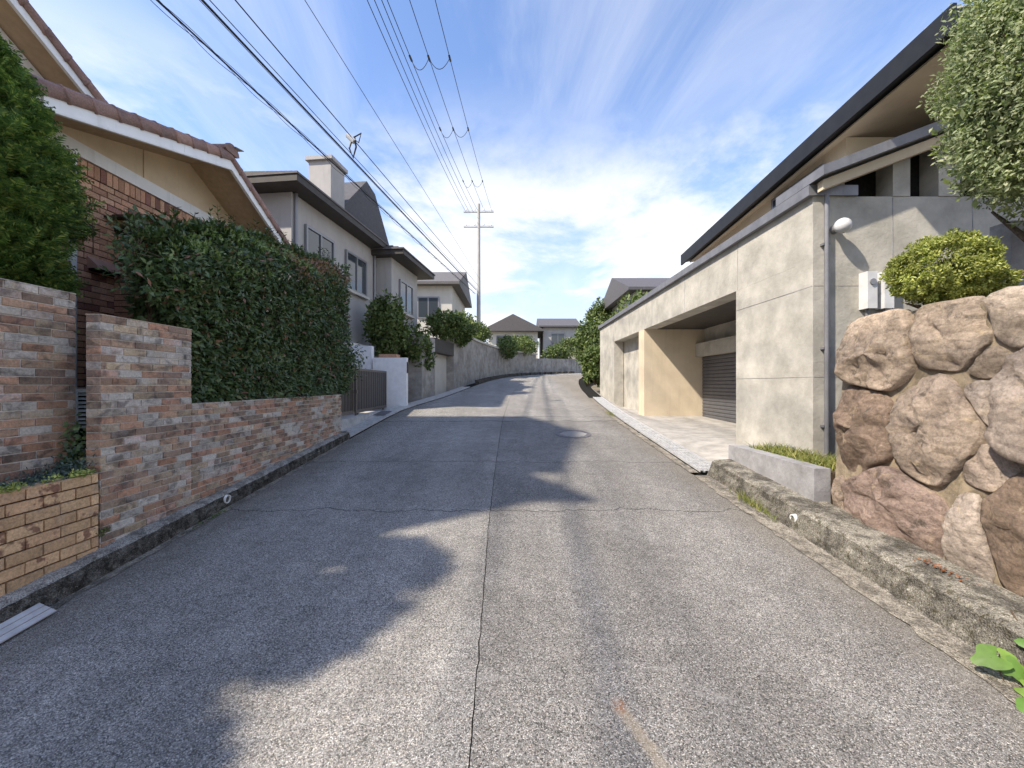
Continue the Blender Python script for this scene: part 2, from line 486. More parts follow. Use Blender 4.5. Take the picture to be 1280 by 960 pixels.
M['sedum_y'] = leafmat('yellow_sedum', [(0.0, (0.20, 0.26, 0.07)), (0.6, (0.33, 0.38, 0.10)), (1.0, (0.60, 0.62, 0.18))], 0.6, 0.3, 0.2)
M['grass'] = leafmat('kerb_grass', [(0.0, (0.12, 0.16, 0.04)), (0.6, (0.24, 0.26, 0.07)), (1.0, (0.42, 0.36, 0.15))], 0.6, 0.3, 0.3)


def stonemat():
    n = NT('rough_boulder')
    k = n.math('FRACT', n.math('MULTIPLY', n.rand, 7.77))
    oc = [q for q in n.t.nodes if q.type == 'OBJECT_INFO'][0].outputs['Color']
    c = n.ramp(k, [(0.0, (0.40, 0.32, 0.255)), (0.4, (0.47, 0.385, 0.30)), (0.7, (0.42, 0.35, 0.295)), (1.0, (0.49, 0.40, 0.30))])
    c = n.mix(1.0, c, oc, 'MULTIPLY')
    c = n.mul(c, n.rng(n.noise(3, 7, 0.7, 0.5), 0.25, 0.75, 0.6, 1.4))
    c = n.mix(n.rng(n.noise(5, 6, 0.7, 0.8, n.mapv(loc=(3, 3, 3))), 0.56, 0.7, 0, 0.6), c, (0.58, 0.45, 0.29))
    c = n.mul(c, n.rng(n.noise(38, 6, 0.8), 0.25, 0.75, 0.65, 1.35))
    c = n.mix(n.rng(n.noise(9, 6, 0.75, 0.5, n.mapv(loc=(9, 1, 3))), 0.55, 0.68, 0, 0.75), c, (0.085, 0.075, 0.06))
    n.bump(n.math('ADD', n.noise(7, 9, 0.78), n.math('MULTIPLY', n.voro(11, 'F1', n.mapv(sc=(1, 1, 1.6))), -0.5)), 1.0, 0.05)
    return n.fin(c, 0.92, 0.2)


M['stone'] = stonemat()
M['stone_mortar'] = concrete('sandy_mortar', (0.30, 0.24, 0.165), 0.3, 0.5, 1.6, 0.3)


# ------------------------------------------------------------------ mesh helpers
class MB:
    def __init__(self):
        self.v = []
        self.f = []

    def add(self, vs, fs):
        o = len(self.v)
        self.v.extend([tuple(q) for q in vs])
        self.f.extend([tuple(i + o for i in q) for q in fs])
        return self

    def box(self, x0, x1, y0, y1, z0, z1):
        return self.add([(x0, y0, z0), (x1, y0, z0), (x1, y1, z0), (x0, y1, z0), (x0, y0, z1), (x1, y0, z1), (x1, y1, z1), (x0, y1, z1)],
                        [(3, 2, 1, 0), (4, 5, 6, 7), (0, 1, 5, 4), (1, 2, 6, 5), (2, 3, 7, 6), (3, 0, 4, 7)])

    def prism(self, poly, ext, axis='x'):
        """poly: 2-D outline, extruded along axis from ext[0] to ext[1]"""
        def mk(p, e):
            if axis == 'x':
                return (e, p[0], p[1])
            if axis == 'y':
                return (p[0], e, p[1])
            return (p[0], p[1], e)
        n = len(poly)
        vs = [mk(p, ext[0]) for p in poly] + [mk(p, ext[1]) for p in poly]
        fs = [tuple(range(n)), tuple(reversed(range(n, 2 * n)))]
        fs += [(i, n + i, n + (i + 1) % n, (i + 1) % n) for i in range(n)]
        return self.add(vs, fs)

    def tube(self, pts, r, seg=8, cap=True):
        pts = [Vector(p) for p in pts]
        rs = r if isinstance(r, (list, tuple)) else [r] * len(pts)
        rings = []
        prev = None
        for i, p in enumerate(pts):
            d = (pts[min(i + 1, len(pts) - 1)] - pts[max(i - 1, 0)]).normalized()
            if prev is None:
                a = d.orthogonal().normalized()
            else:
                a = (prev - d * prev.dot(d)).normalized()
            prev = a
            b = d.cross(a)
            rings.append([p + (a * math.cos(t) + b * math.sin(t)) * rs[i] for t in [2 * PI * k / seg for k in range(seg)]])
        vs = [q for ring in rings for q in ring]
        fs = []
        for i in range(len(pts) - 1):
            for k in range(seg):
                fs.append((i * seg + k, i * seg + (k + 1) % seg, (i + 1) * seg + (k + 1) % seg, (i + 1) * seg + k))
        if cap:
            fs.append(tuple(reversed(range(seg))))
            fs.append(tuple((len(pts) - 1) * seg + k for k in range(seg)))
        return self.add(vs, fs)

    def disc(self, c, r, z0, z1, seg=32):
        ring = [(c[0] + r * math.cos(2 * PI * k / seg), c[1] + r * math.sin(2 * PI * k / seg)) for k in range(seg)]
        return self.prism(ring, (z0, z1), 'z')

    def slab(self, quad, t):
        """quad: four 3-D corners, thickened by vector t"""
        t = Vector(t)
        q = [Vector(p) for p in quad]
        return self.add(q + [p + t for p in q], [(3, 2, 1, 0), (4, 5, 6, 7), (0, 1, 5, 4), (1, 2, 6, 5), (2, 3, 7, 6), (3, 0, 4, 7)])

    def mesh(self, name, smooth=False):
        me = bpy.data.meshes.new(name)
        me.from_pydata(self.v, [], self.f)
        me.validate()
        if smooth:
            me.polygons.foreach_set('use_smooth', [True] * len(me.polygons))
        me.update()
        # consistent outward normals
        import bmesh
        bm = bmesh.new()
        bm.from_mesh(me)
        bmesh.ops.recalc_face_normals(bm, faces=bm.faces)
        bm.to_mesh(me)
        bm.free()
        return me


def link(o, parent=None):
    COL.objects.link(o)
    if parent is not None:
        o.parent = parent
        o.matrix_parent_inverse = WM[parent.name].inverted()
    WM[o.name] = Matrix.Translation(o.location) @ o.rotation_euler.to_matrix().to_4x4()
    return o


WM = {}


def ob(name, mesh, mat, parent=None, loc=(0, 0, 0), rot=(0, 0, 0), scale=(1, 1, 1)):
    if isinstance(mesh, MB):
        mesh = mesh.mesh(name)
    if mat is not None and not mesh.materials:
        mesh.materials.append(M[mat] if isinstance(mat, str) else mat)
    o = bpy.data.objects.new(name, mesh)
    o.location = loc
    o.rotation_euler = rot
    o.scale = scale
    return link(o, parent)


def tag(o, label, cat, group=None):
    o['label'] = label
    o['category'] = cat
    if group:
        o['group'] = group
    return o


def thing(name, label, cat, loc=(0, 0, 0), group=None):
    e = bpy.data.objects.new(name, None)
    e.empty_display_size = 0.2
    e.location = loc
    link(e)
    return tag(e, label, cat, group)


def struct(name, mesh, mat):
    o = ob(name, mesh, mat)
    o['kind'] = 'structure'
    return o


def stuff(o):
    o['kind'] = 'stuff'
    return o


def interp(tab, x):
    if x <= tab[0][0]:
        return tab[0][1]
    for (a, p), (b, q) in zip(tab, tab[1:]):
        if x <= b:
            return p + (q - p) * (x - a) / (b - a)
    return tab[-1][1]


# ------------------------------------------------------------------ road geometry
def smooth_tab(pts, n=3):
    """Catmull-Rom through (y, x)"""
    out = []
    P = [pts[0]] + list(pts) + [pts[-1]]
    for i in range(1, len(P) - 2):
        for k in range(n):
            t = k / n
            q = []
            for j in (0, 1):
                a, b, c, d = P[i - 1][j], P[i][j], P[i + 1][j], P[i + 2][j]
                q.append(0.5 * (2 * b + (c - a) * t + (2 * a - 5 * b + 4 * c - d) * t * t + (3 * b - a - 3 * c + d) * t ** 3))
            out.append(tuple(q))
    out.append(pts[-1])
    return out


ZTAB = [(-400, -20.0), (-40, -3.6), (0, 0), (16.5, 1.485), (18, 1.615), (20, 1.76), (26, 2.13), (30, 2.34), (34, 2.55), (37, 2.66), (42, 2.72), (60, 2.8), (3000, 2.8)]


def zr(y):
    return interp(ZTAB, y)


ND = 36
LEFT = [(-30, -2.85), (-10, -2.85), (0, -2.85), (4, -2.85), (7, -2.85), (10, -2.80), (11.6, -2.52), (13.3, -2.13), (17.8, -1.42), (22, -0.7), (26, 0.5), (30, 2.9), (33.5, 6.4), (35.8, 11), (37, 20), (37.5, 60)]
RIGHT = [(-30, 2.29), (-10, 2.29), (0, 2.29), (4, 2.29), (7, 2.29), (9, 2.30), (10.6, 2.35), (12.3, 2.44), (16, 2.74), (19.5, 3.25), (23, 4.05), (26, 5.6), (28.3, 8.4), (29.6, 12), (30.5, 20), (31, 60)]
SEAM = [(-30, -0.15), (-10, -0.15), (0, -0.15), (4, -0.215), (7, -0.22), (9.5, -0.19), (11.1, -0.13), (13, -0.05), (17.2, 0.30), (21, 0.95), (24.6, 2.0), (28, 4.0), (31, 7.4), (32.7, 11.5), (33.8, 20), (34.2, 60)]
L_, R_, S_ = smooth_tab(LEFT, 8), smooth_tab(RIGHT, 8), smooth_tab(SEAM, 8)


def refine(pts, step):
    out = []
    for a, b in zip(pts, pts[1:]):
        d = math.hypot(b[0] - a[0], b[1] - a[1])
        k = max(1, int(d / step)) if -2 < a[0] < 12 else 1
        for i in range(k):
            out.append((a[0] + (b[0] - a[0]) * i / k, a[1] + (b[1] - a[1]) * i / k))
    out.append(pts[-1])
    return out


def strip(A, B, cols, dz=0.0, jag_b=0.0, jag_a=0.0, crown=0.0, seed=0):
    """sheet between polylines A and B (lists of (y, x), same length)"""
    vs, fs = [], []
    for i, (a, b) in enumerate(zip(A, B)):
        for j in range(cols + 1):
            t = j / cols
            y = a[0] + (b[0] - a[0]) * t
            x = a[1] + (b[1] - a[1]) * t
            if j == cols and jag_b:
                x += jag_b * mnoise.noise((y * 9, seed, 0)) + jag_b * 0.7 * mnoise.noise((y * 31, seed, 3))
            if j == 0 and jag_a:
                x += jag_a * mnoise.noise((y * 9, seed, 0)) + jag_a * 0.7 * mnoise.noise((y * 31, seed, 3))
            vs.append((x, y, zr(y) + dz))
    c = cols + 1
    for i in range(len(A) - 1):
        for j in range(cols):
            fs.append((i * c + j, i * c + j + 1, (i + 1) * c + j + 1, (i + 1) * c + j))
    return MB().add(vs, fs)


def same_len(A, B, step=0.06):
    """refine two polylines in lockstep"""
    oa, obb = [], []
    for (a, b), (c, d) in zip(zip(A, A[1:]), zip(B, B[1:])):
        L = math.hypot(b[0] - a[0], b[1] - a[1])
        k = max(1, int(L / step)) if -1 < a[0] < 11 else max(1, int(L / 0.6)) if a[0] < 40 and a[1] < 25 and a[0] > -5 else 1
        for i in range(k):
            t = i / k
            oa.append((a[0] + (b[0] - a[0]) * t, a[1] + (b[1] - a[1]) * t))
            obb.append((c[0] + (d[0] - c[0]) * t, c[1] + (d[1] - c[1]) * t))
    oa.append(A[-1])
    obb.append(B[-1])
    return oa, obb


LL, SS = same_len(L_, S_)
struct('road_lane_left', strip(LL, [(y, x - 0.0025) for y, x in SS], 6, 0, 0.008, 0.02, seed=1), 'asphalt_l')
SS2, RR = same_len(S_, R_)
struct('road_lane_right', strip([(y, x + 0.003 + 0.003 * mnoise.noise((y * 5, 3, 1))) for y, x in SS2], RR, 6, 0, 0.03, 0.008, seed=1), 'asphalt_r')
struct('road_bed', strip([(y, x - 0.5) for y, x in L_], [(y, x + 0.3) for y, x in R_], 1, -0.03), 'black_gap')

# terrain sheet, reaching the horizon
tv, tf = [], []
xs = [-1500, -300, -60, -20, -8, -4.5, 0, 4.5, 8, 20, 60, 300, 1500]
ys = [-1500, -400, -40, -10, 0, 6, 12, 18, 24, 30, 37, 42, 60, 150, 500, 1800]
for y in ys:
    for x in xs:
        tv.append((x, y, zr(y) - 0.45))
for i in range(len(ys) - 1):
    for j in range(len(xs) - 1):
        c = len(xs)
        tf.append((i * c + j, i * c + j + 1, (i + 1) * c + j + 1, (i + 1) * c + j))
struct('ground', MB().add(tv, tf), 'terrain')


# ------------------------------------------------------------------ kerbs and gutters
def base_l(y):
    return 0.416 + 0.085 * (y - 2.888)


def loft(profiles, closed=False):
    """profiles: list of equal-length lists of 3-D points"""
    n = len(profiles[0])
    vs = [p for pr in profiles for p in pr]
    fs = []
    for i in range(len(profiles) - 1):
        for j in range(n - 1):
            fs.append((i * n + j, i * n + j + 1, (i + 1) * n + j + 1, (i + 1) * n + j))
    fs.append(tuple(range(n)))
    fs.append(tuple(reversed(range((len(profiles) - 1) * n, len(profiles) * n))))
    return MB().add(vs, fs)


def rough_pt(p, a, f=11, sd=0):
    q = mnoise.noise_vector((p[0] * f + sd, p[1] * f, p[2] * f))
    r = mnoise.noise_vector((p[0] * f * 3 + sd, p[1] * f * 3, p[2] * f * 3))
    return (p[0] + a * q.x + a * .5 * r.x, p[1], p[2] + a * q.z + a * .5 * r.z)


prof = []
y = -6.0
while y <= 7.06:
    b, r = base_l(y), zr(y)
    sec = [(-3.14, b - 0.004), (-3.0, b), (-2.93, b - 0.002), (-2.89, b - 0.005), (-2.868, b - 0.022), (-2.862, b - 0.06), (-2.858, (b + r) / 2), (-2.856, r + 0.03), (-2.85, r - 0.06), (-2.85, r - 0.15), (-3.14, r - 0.15)]
    prof.append([rough_pt((x, y, z), 0.009 if 0 < k < 9 else 0) for k, (x, z) in enumerate(sec)])
    y += 0.045
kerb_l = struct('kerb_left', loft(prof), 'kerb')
# mortar strip where the asphalt meets the kerb
struct('gutter_strip_left', strip([(q / 10, -2.87) for q in range(-50, 71)], [(q / 10, -2.79) for q in range(-50, 71)], 2, 0.006, 0.045, 0.0, seed=4), 'gutter')

prof = []
y = -6.0
while y <= 5.06:
    r = zr(y)
    t = r + 0.20
    sec = [(2.86, r - 0.15), (2.86, t + 0.004), (2.72, t + 0.004), (2.60, t), (2.54, t - 0.006), (2.515, t - 0.03), (2.50, t - 0.08), (2.475, r + 0.07), (2.455, r + 0.015), (2.43, r - 0.03), (2.40, r - 0.15)]
    prof.append([rough_pt((x, y, z), 0.011 if 1 < k < 10 else 0, 11, 5) for k, (x, z) in enumerate(sec)])
    y += 0.045
kerb_r = struct('kerb_right', loft(prof), 'kerb_r')
struct('gutter_strip_right', strip([(q / 10, 2.265) for q in range(-50, 51)], [(q / 10, 2.47) for q in range(-50, 51)], 3, 0.008, 0.0, 0.06, seed=6), 'gutter')
struct('kerb_edge_far', strip([(q / 10, interp(R_, q / 10) - 0.02) for q in range(51, 128)], [(q / 10, interp(R_, q / 10) + 0.09) for q in range(51, 128)], 2, 0.012, 0.02, 0.04, seed=8), 'gutter')


def pipe_end(name, p, axis, r, parent, mat='pvc'):
    a = Vector(axis).normalized()
    p = Vector(p)
    u = a.orthogonal().normalized()
    w = a.cross(u)
    seg = 20
    rings = []
    for rr, d in ((r, -0.06), (r, 0.0), (r * 0.8, 0.0), (r * 0.78, -0.035), (0.0005, -0.036)):
        rings.append([p + a * d + (u * math.cos(2 * PI * k / seg) + w * math.sin(2 * PI * k / seg)) * rr for k in range(seg)])
    fs = []
    for i in range(len(rings) - 1):
        for k in range(seg):
            fs.append((i * seg + k, i * seg + (k + 1) % seg, (i + 1) * seg + (k + 1) % seg, (i + 1) * seg + k))
    return ob(name, MB().add([q for x in rings for q in x], fs), mat, parent)


pipe_end('drain_pipe', (-2.845, 4.01, zr(4.01) + 0.085), (1, 0, -0.1), 0.042, kerb_l)
pipe_end('drain_pipe', (2.475, 3.53, zr(3.53) + 0.095), (-1, 0, -0.1), 0.036, kerb_r)


# steel gratings over the gutters
def grating(name, label, group, a, b, w0, w1, polyline, side, dz=0.012):
    """one panel from y=a to y=b lying between offsets w0..w1 beyond the road edge"""
    mb = MB()

    def pt(y, o, z):
        x = interp(polyline, y)
        return (x + side * o, y, zr(y) + dz + z)
    for k in range(5):
        o0 = w0 + (w1 - w0) * k / 5 + 0.006
        o1 = w0 + (w1 - w0) * (k + 1) / 5 - (0.020 if k < 4 else 0.0)
        if k == 0 or k == 4:
            o0 -= 0.004
        mb.slab([pt(a, o0, 0), pt(b, o0, 0), pt(b, o1, 0), pt(a, o1, 0)], (0, 0, 0.03 if k in (0, 4) else 0.024))
    m = 8
    for k in range(m + 1):
        yy = a + (b - a) * k / m
        y2 = min(yy + 0.025, b)
        if y2 - yy < .02:
            yy = b - 0.025
            y2 = b
        mb.slab([pt(yy, w0 + .004, 0), pt(y2, w0 + .004, 0), pt(y2, w1 - .002, 0), pt(yy, w1 - .002, 0)], (0, 0, 0.018))
    o = ob(name, mb, 'steel')
    return tag(o, label, 'grating', group)


yy = 7.10
pos_l = ['nearest the brick wall end', 'second from the brick wall end', 'in front of the dark gate', 'just before the white stucco wall', 'beside the foot of the white stucco wall', 'just past the white stucco wall', 'seventh from the brick wall', 'farthest but one up the left gutter', 'farthest up the left gutter']
for k in range(9):
    grating('gutter_grating', 'galvanised steel gutter grating on the left, ' + pos_l[k], 'steel gratings along the left gutter', yy, yy + 1.0, 0.02, 0.36, L_, -1)
    yy += 1.012
struct('gutter_channel_left', strip([(q / 5, interp(L_, q / 5) - 0.42) for q in range(35, 90)], [(q / 5, interp(L_, q / 5) + 0.01) for q in range(35, 90)], 1, -0.02), 'black_gap')
yy = 5.08
pos_r = ['nearest the mossy kerb end', 'second from the kerb end', 'third from the kerb end', 'level with the manhole cover', 'fifth from the kerb end', 'sixth from the kerb end', 'farthest, beside the open gutter hole']
for k in range(7):
    grating('gutter_grating', 'galvanised steel gutter grating on the right, ' + pos_r[k], 'steel gratings along the right gutter', yy, yy + 1.08, 0.10, 0.40, R_, 1, 0.02)
    yy += 1.092
ramp = thing('ramp_plate', 'short pale steel ramp plate leaning on the kerb below the planter', 'ramp', (-2.85, 1.8, 0.16))
for k in range(3):
    xa, xb_ = -2.745 - 0.036 * k, -2.776 - 0.036 * k
    za, zb_ = 0.014 + 0.016 * k, 0.027 + 0.016 * k
    ob('bar', MB().slab([(xa, 1.0, zr(1.0) + za), (xa, 2.41, zr(2.41) + za), (xb_, 2.41, zr(2.41) + zb_), (xb_, 1.0, zr(1.0) + zb_)], (0, 0, 0.006)), 'steel', ramp)
ob('backing', MB().slab([(-2.748, 1.01, zr(1.01) + .010), (-2.748, 2.40, zr(2.4) + .010), (-2.846, 2.40, zr(2.4) + .055), (-2.846, 1.01, zr(1.01) + .055)], (0, 0, 0.003)), 'iron', ramp)


# ------------------------------------------------------------------ brick pieces
def piece_mesh(name, L, H, D, cham=0.003, seed=0, jit=0.0015):
    rnd = random.Random(seed)
    j = lambda: rnd.uniform(-jit, jit)
    l, h = L / 2, H / 2
    vs = []
    for x, e in ((0, 0), (D - cham, 0), (D, cham)):
        for sy, sz in ((-1, -1), (1, -1), (1, 1), (-1, 1)):
            vs.append((x + (j() if x else 0), sy * (l - e) + j(), sz * (h - e) + j()))
    fs = [(0 + k, (k + 1) % 4, 4 + (k + 1) % 4, 4 + k) for k in range(4)]
    fs += [(4 + k, 4 + (k + 1) % 4, 8 + (k + 1) % 4, 8 + k) for k in range(4)]
    fs += [(8, 9, 10, 11)]
    return MB().add(vs, fs)


class Bricks:
    """lays pieces on a face; the nearest `most` become single objects, the rest one joined part"""
    def __init__(self, parent, piece, mat, L, H, D, most=300, variants=4, cham=0.003):
        self.parent, self.piece, self.mat, self.most = parent, piece, mat, most
        self.L, self.H, self.D = L, H, D
        self.src = [piece_mesh(piece, L, H, D, cham, 31 * k + int(L * 1000)) for k in range(variants)]
        self.me = []
        self.list = []

    def put(self, loc, rot, sy=1.0, sz=1.0, seen=True):
        self.list.append((loc, rot, sy, sz, seen))

    def build(self, rest_name):
        key = lambda t: (not t[4], Vector(t[0]).length)
        self.list.sort(key=key)
        singles = [t for t in self.list if t[4]][:self.most]
        rest = [t for t in self.list if not t[4]] + [t for t in self.list if t[4]][self.most:]
        for mb in self.src:
            me = mb.mesh(self.piece)
            me.materials.append(M[self.mat])
            self.me.append(me)
        rnd = random.Random(5)
        for loc, rot, sy, sz, _ in singles:
            o = bpy.data.objects.new(self.piece, rnd.choice(self.me))
            o.location = loc
            o.rotation_euler = (0, 0, rot)
            o.scale = (rnd.uniform(0.85, 1.15), sy, sz)
            link(o, self.parent)
        if rest:
            mb = MB()
            for loc, rot, sy, sz, _ in rest:
                s = rnd.choice(self.src)
                c, sn = math.cos(rot), math.sin(rot)
                vs = []
                for x, y, z in s.v:
                    y *= sy
                    z *= sz
                    vs.append((loc[0] + c * x - sn * y, loc[1] + sn * x + c * y, loc[2] + z))
                mb.add(vs, s.f)
            stuff(ob(rest_name, mb, self.mat, self.parent))


def lay(br, face, a0, a1, ztop, zbot, pitch, course, gap, offs, seen=None, skip=None):
    """face: function(a, z) -> (loc, rot); a runs along the wall"""
    row = 0
    z = ztop
    while z > zbot(a0, a1) - course:
        zc = z - course / 2
        off = offs[row % len(offs)] * pitch
        a = a0 - off
        while a < a1 - 0.01:
            s, e = max(a, a0), min(a + pitch, a1)
            if e - s > 0.025:
                mid = (s + e) / 2
                if zc + course / 2 > zbot(s, e) - 0.01 and not (skip and skip(mid, zc)):
                    loc, rot = face(mid, zc)
                    br.put(loc, rot, (e - s - gap) / br.L, 1.0, seen(mid, zc) if seen else True)
            a += pitch
        z -= course
        row += 1


# ------------------------------------------------------------------ boundary walls of the brick house
CO, PI_T = 0.0572, 0.1907
OFF_T = [0.0, 0.5, 0.25, 0.62, 0.1, 0.45, 0.8, 0.3, 0.55, 0.05, 0.7, 0.35]
wall = thing('boundary_wall', 'low mottled tile garden wall stepping up to a taller pier, under the hedge', 'wall', (-3.03, 5.0, 0.4))
core = MB()
core.prism([(2.90, 0.2), (6.975, 0.45), (6.975, 1.408), (3.712, 1.408), (3.712, 2.1), (2.90, 2.1)], (-3.085, -2.982), 'x')
ob('mortar_core', core, 'mortar_l', wall)
br = Bricks(wall, 'tile', 'tile', PI_T - 0.0075, CO - 0.0075, 0.009)
fx = lambda X: (lambda a, z: ((X, a, z), 0.0))
lay(br, fx(-2.9825), 2.893, 3.715, 2.105, lambda s, e: base_l(s) - 0.02, PI_T, CO, 0.0075, OFF_T)
lay(br, fx(-2.9825), 3.715, 6.98, 2.105 - 12 * CO, lambda s, e: base_l(s) - 0.02, PI_T, CO, 0.0075, OFF_T[2:] + OFF_T[:2])
# pier end facing down the street: one tile wide
row = 0
z = 2.105
while z > 0.40:
    br.put((-3.0285, 2.900, z - CO / 2), -PI / 2, (0.1065 - 0.004) / br.L, 1.0)
    z -= CO
br.build('far_tiles')
# flat tiles on the tops
tb = MB()
tb.box(-3.087, -2.972, 2.89, 3.714, 2.1005, 2.108)
tb.box(-3.087, -2.972, 3.7145, 6.978, 1.4085, 1.4175)
ob('wall_cap', tb, 'tile', wall)

wall_a = thing('boundary_wall', 'tall mottled tile wall standing behind the yellow brick planter', 'wall', (-3.35, 1.5, 0.4))
core = MB()
core.box(-3.40, -3.302, 0.2, 3.01, 0.3, 2.275)
ob('mortar_core', core, 'mortar_l', wall_a)
br = Bricks(wall_a, 'tile', 'tile', PI_T - 0.0075, CO - 0.0075, 0.009)
lay(br, fx(-3.3025), 0.2, 3.022, 2.28, lambda s, e: 0.9, PI_T, CO, 0.0075, [0.45, 0.95, 0.5, 0.97, 0.55, 0.02], seen=lambda a, z: a > 1.9)
br.build('far_tiles')
ob('wall_cap', MB().box(-3.402, -3.291, 0.2, 3.02, 2.2755, 2.283), 'tile', wall_a)

planter = thing('planter_box', 'yellow brick planter with dark joints at the foot of the tile wall', 'planter', (-3.1, 1.8, 0.4))
core = MB()
core.box(-3.06, -2.984, 0.2, 2.868, 0.0, 0.955)
ob('mortar_core', core, 'mortar_d', planter)
ob('soil', MB().box(-3.302, -3.06, 0.2, 2.9, 0.3, 0.925), 'soil', planter)
br = Bricks(planter, 'brick', 'ybrick', 0.182, 0.0675, 0.020, cham=0.004)
lay(br, fx(-2.985), 0.2, 2.872, 0.966, lambda s, e: base_l(s) - 0.02, 0.190, 0.0757, 0.008, [0.2, 0.72, 0.22, 0.70], seen=lambda a, z: a > 1.7)
br.build('far_bricks')
ob('planter_cap', MB().box(-3.065, -2.968, 0.2, 2.870, 0.9555, 0.9625), 'ybrick', planter)

# house lot behind the walls
struct('garden_soil', MB().box(-4.72, -3.09, 3.74, 6.95, 0.2, 1.33), 'soil')
struct('garden_path', MB().box(-4.72, -3.405, -2, 3.735, 0.2, 0.72), 'apron')

# white louvred panel seen in the slot between the two walls
lv = thing('louvre_panel', 'small white louvred grille in the slot between the two tile walls', 'grille', (-3.66, 3.32, 0.72))
mb = MB()
mb.box(-3.78, -3.755, 3.30, 3.34, 0.725, 1.56)
mb.box(-3.42, -3.395, 3.30, 3.34, 0.725, 1.56)
mb.box(-3.755, -3.42, 3.30, 3.34, 1.53, 1.56)
mb.box(-3.60, -3.59, 3.298, 3.31, 1.2, 1.53)
ob('frame', mb, 'white', lv)
slat = MB().slab([(-3.754, 3.305, 0), (-3.421, 3.305, 0), (-3.421, 3.33, 0.014), (-3.754, 3.33, 0.014)], (0, 0, 0.006)).mesh('slat')
for k in range(9):
    ob('slat', slat, 'white', lv, (0, 0, 1.235 + k * 0.0335))
ob('back_panel', MB().box(-3.755, -3.42, 3.345, 3.36, 0.725, 1.53), 'black_gap', lv)

# ------------------------------------------------------------------ brick house on the left
house = thing('brick_house', 'brick house with white gable trim and brown clay tiles behind the hedge', 'house', (-6.5, 5.0, 0.7))
XW, XV = -4.70, -4.10
mb = MB()
mb.box(-9.5, XW - 0.012, 3.75, 7.55, 0.3, 4.16)
ob('wall', mb, 'mortar_d', house)
HB, HC = 0.168, 0.0705
br = Bricks(house, 'brick', 'hbrick', HB - 0.009, HC - 0.009, 0.014, most=300)


def hseen(a, z):
    px = 640 - 4.7 * 500 / a
    py = 480 - (z - 1.6) * 500 / a
    top = interp([(88, 400), (128, 400), (150, 370), (200, 300), (260, 290), (310, 300)], px)
    return 60 < px < 300 and py < top


lay(br, fx(XW - 0.0125), 3.72, 7.55, 3.90, lambda s, e: 1.25, HB, HC, 0.009, [0.0, 0.5], seen=hseen)
# soldier course under the white band
a = 3.72
while a < 7.5:
    br.put((XW - 0.0125, a + 0.036, 3.985), 0.0, 0.062 / br.L, 0.150 / br.H, 80 < 640 - 4.7 * 500 / (a + .03) < 262)
    a += 0.0705
# bay: the side that faces down the street
YB, XB = 4.73, -4.26
bay_row = 0
z = 3.36
while z > 1.9:
    off = 0.084 if bay_row % 2 else 0.0
    x = XW + 0.004 - off
    while x < XB - 0.02:
        s, e = max(x, XW + 0.004), min(x + HB, XB)
        if e - s > 0.03:
            br.put(((s + e) / 2, YB + 0.0005, z - HC / 2), -PI / 2, (e - s - 0.009) / br.L, 1.0, s < -4.45)
        x += HB
    z -= HC
    bay_row += 1
br.build('far_bricks')
ob('bay_wall', MB().box(XW - 0.006, XB - 0.002, YB + 0.001, 6.2, 0.4, 3.46), 'mortar_d', house)
# near return wall of the house (facing down the street)
ob('end_wall', MB().box(-9.4, XW - 0.014, 3.70, 3.749, 0.3, 4.14), 'hbrick', house)
# bay roof: small hip with a tan frieze below
bt = MB()
bt.box(XW + 0.002, XB + 0.035, YB - 0.05, 6.22, 3.462, 3.52)
ob('bay_frieze', bt, 'wood_trim', house)
bt = MB()
e0, e1, yb0, yb1 = XW + 0.002, XB + 0.10, YB - 0.13, 6.32
bt.add([(e0, yb0, 3.522), (e1, yb0, 3.522), (e1, yb1, 3.522), (e0, yb1, 3.522), (e0, yb0, 3.540), (e1, yb0, 3.540), (e1, yb1, 3.540), (e0, yb1, 3.540),
        (e0, YB + 0.30, 3.70), (e0, yb1 - 0.4, 3.70)],
       [(3, 2, 1, 0), (0, 1, 5, 4), (1, 2, 6, 5), (2, 3, 7, 6), (4, 5, 8), (5, 6, 9, 8), (6, 7, 9), (0, 4, 8, 9, 7, 3)])
roofb = ob('bay_roof', bt, 'dark_roof', house)
for k in range(3):
    t = (k + 1) / 4
    zz = 3.541 + 0.157 * t
    yy0 = yb0 + 0.43 * t
    x1 = e1 - (e1 - e0) * t
    ob('roof_batten', MB().box(e0, x1 + 0.004, yy0 - 0.012, yy0 + 0.006, zz - 0.004, zz + 0.012), 'dark_roof', roofb)

# gable outline on the wall plane and at the verge
AP_Y, AP_Z = 5.83, 4.86
SL, SR = 0.31, 0.52


def rake(y, dz=0.0):
    return (AP_Z - (AP_Y - y) * SL if y < AP_Y else AP_Z - (y - AP_Y) * SR) + dz


mb = MB()
yl, yr = 3.55, 7.02
mb.prism([(yl + 0.15, 4.205), (yr + .12, 4.205), (AP_Y, AP_Z - 0.035), (yl + 0.15, rake(yl + 0.15) - 0.03)], (XW - 0.3, XW - 0.002), 'x')
ob('gable_panel', mb, 'gable', house)
gp = MB()
gp.box(XW - 0.003, XW + 0.006, 5.095, 5.105, 4.225, 4.60)
ob('panel_joint', gp, 'soffit', house)
mb = MB()
mb.box(XW - 0.02, XW + 0.028, 3.66, 5.45, 4.065, 4.215)
ob('belt_board', mb, 'white', house)
mb = MB()
mb.box(XW - 0.02, XW + 0.028, 5.453, 7.5, 4.065, 4.215)
ob('belt_board', mb, 'white', house)
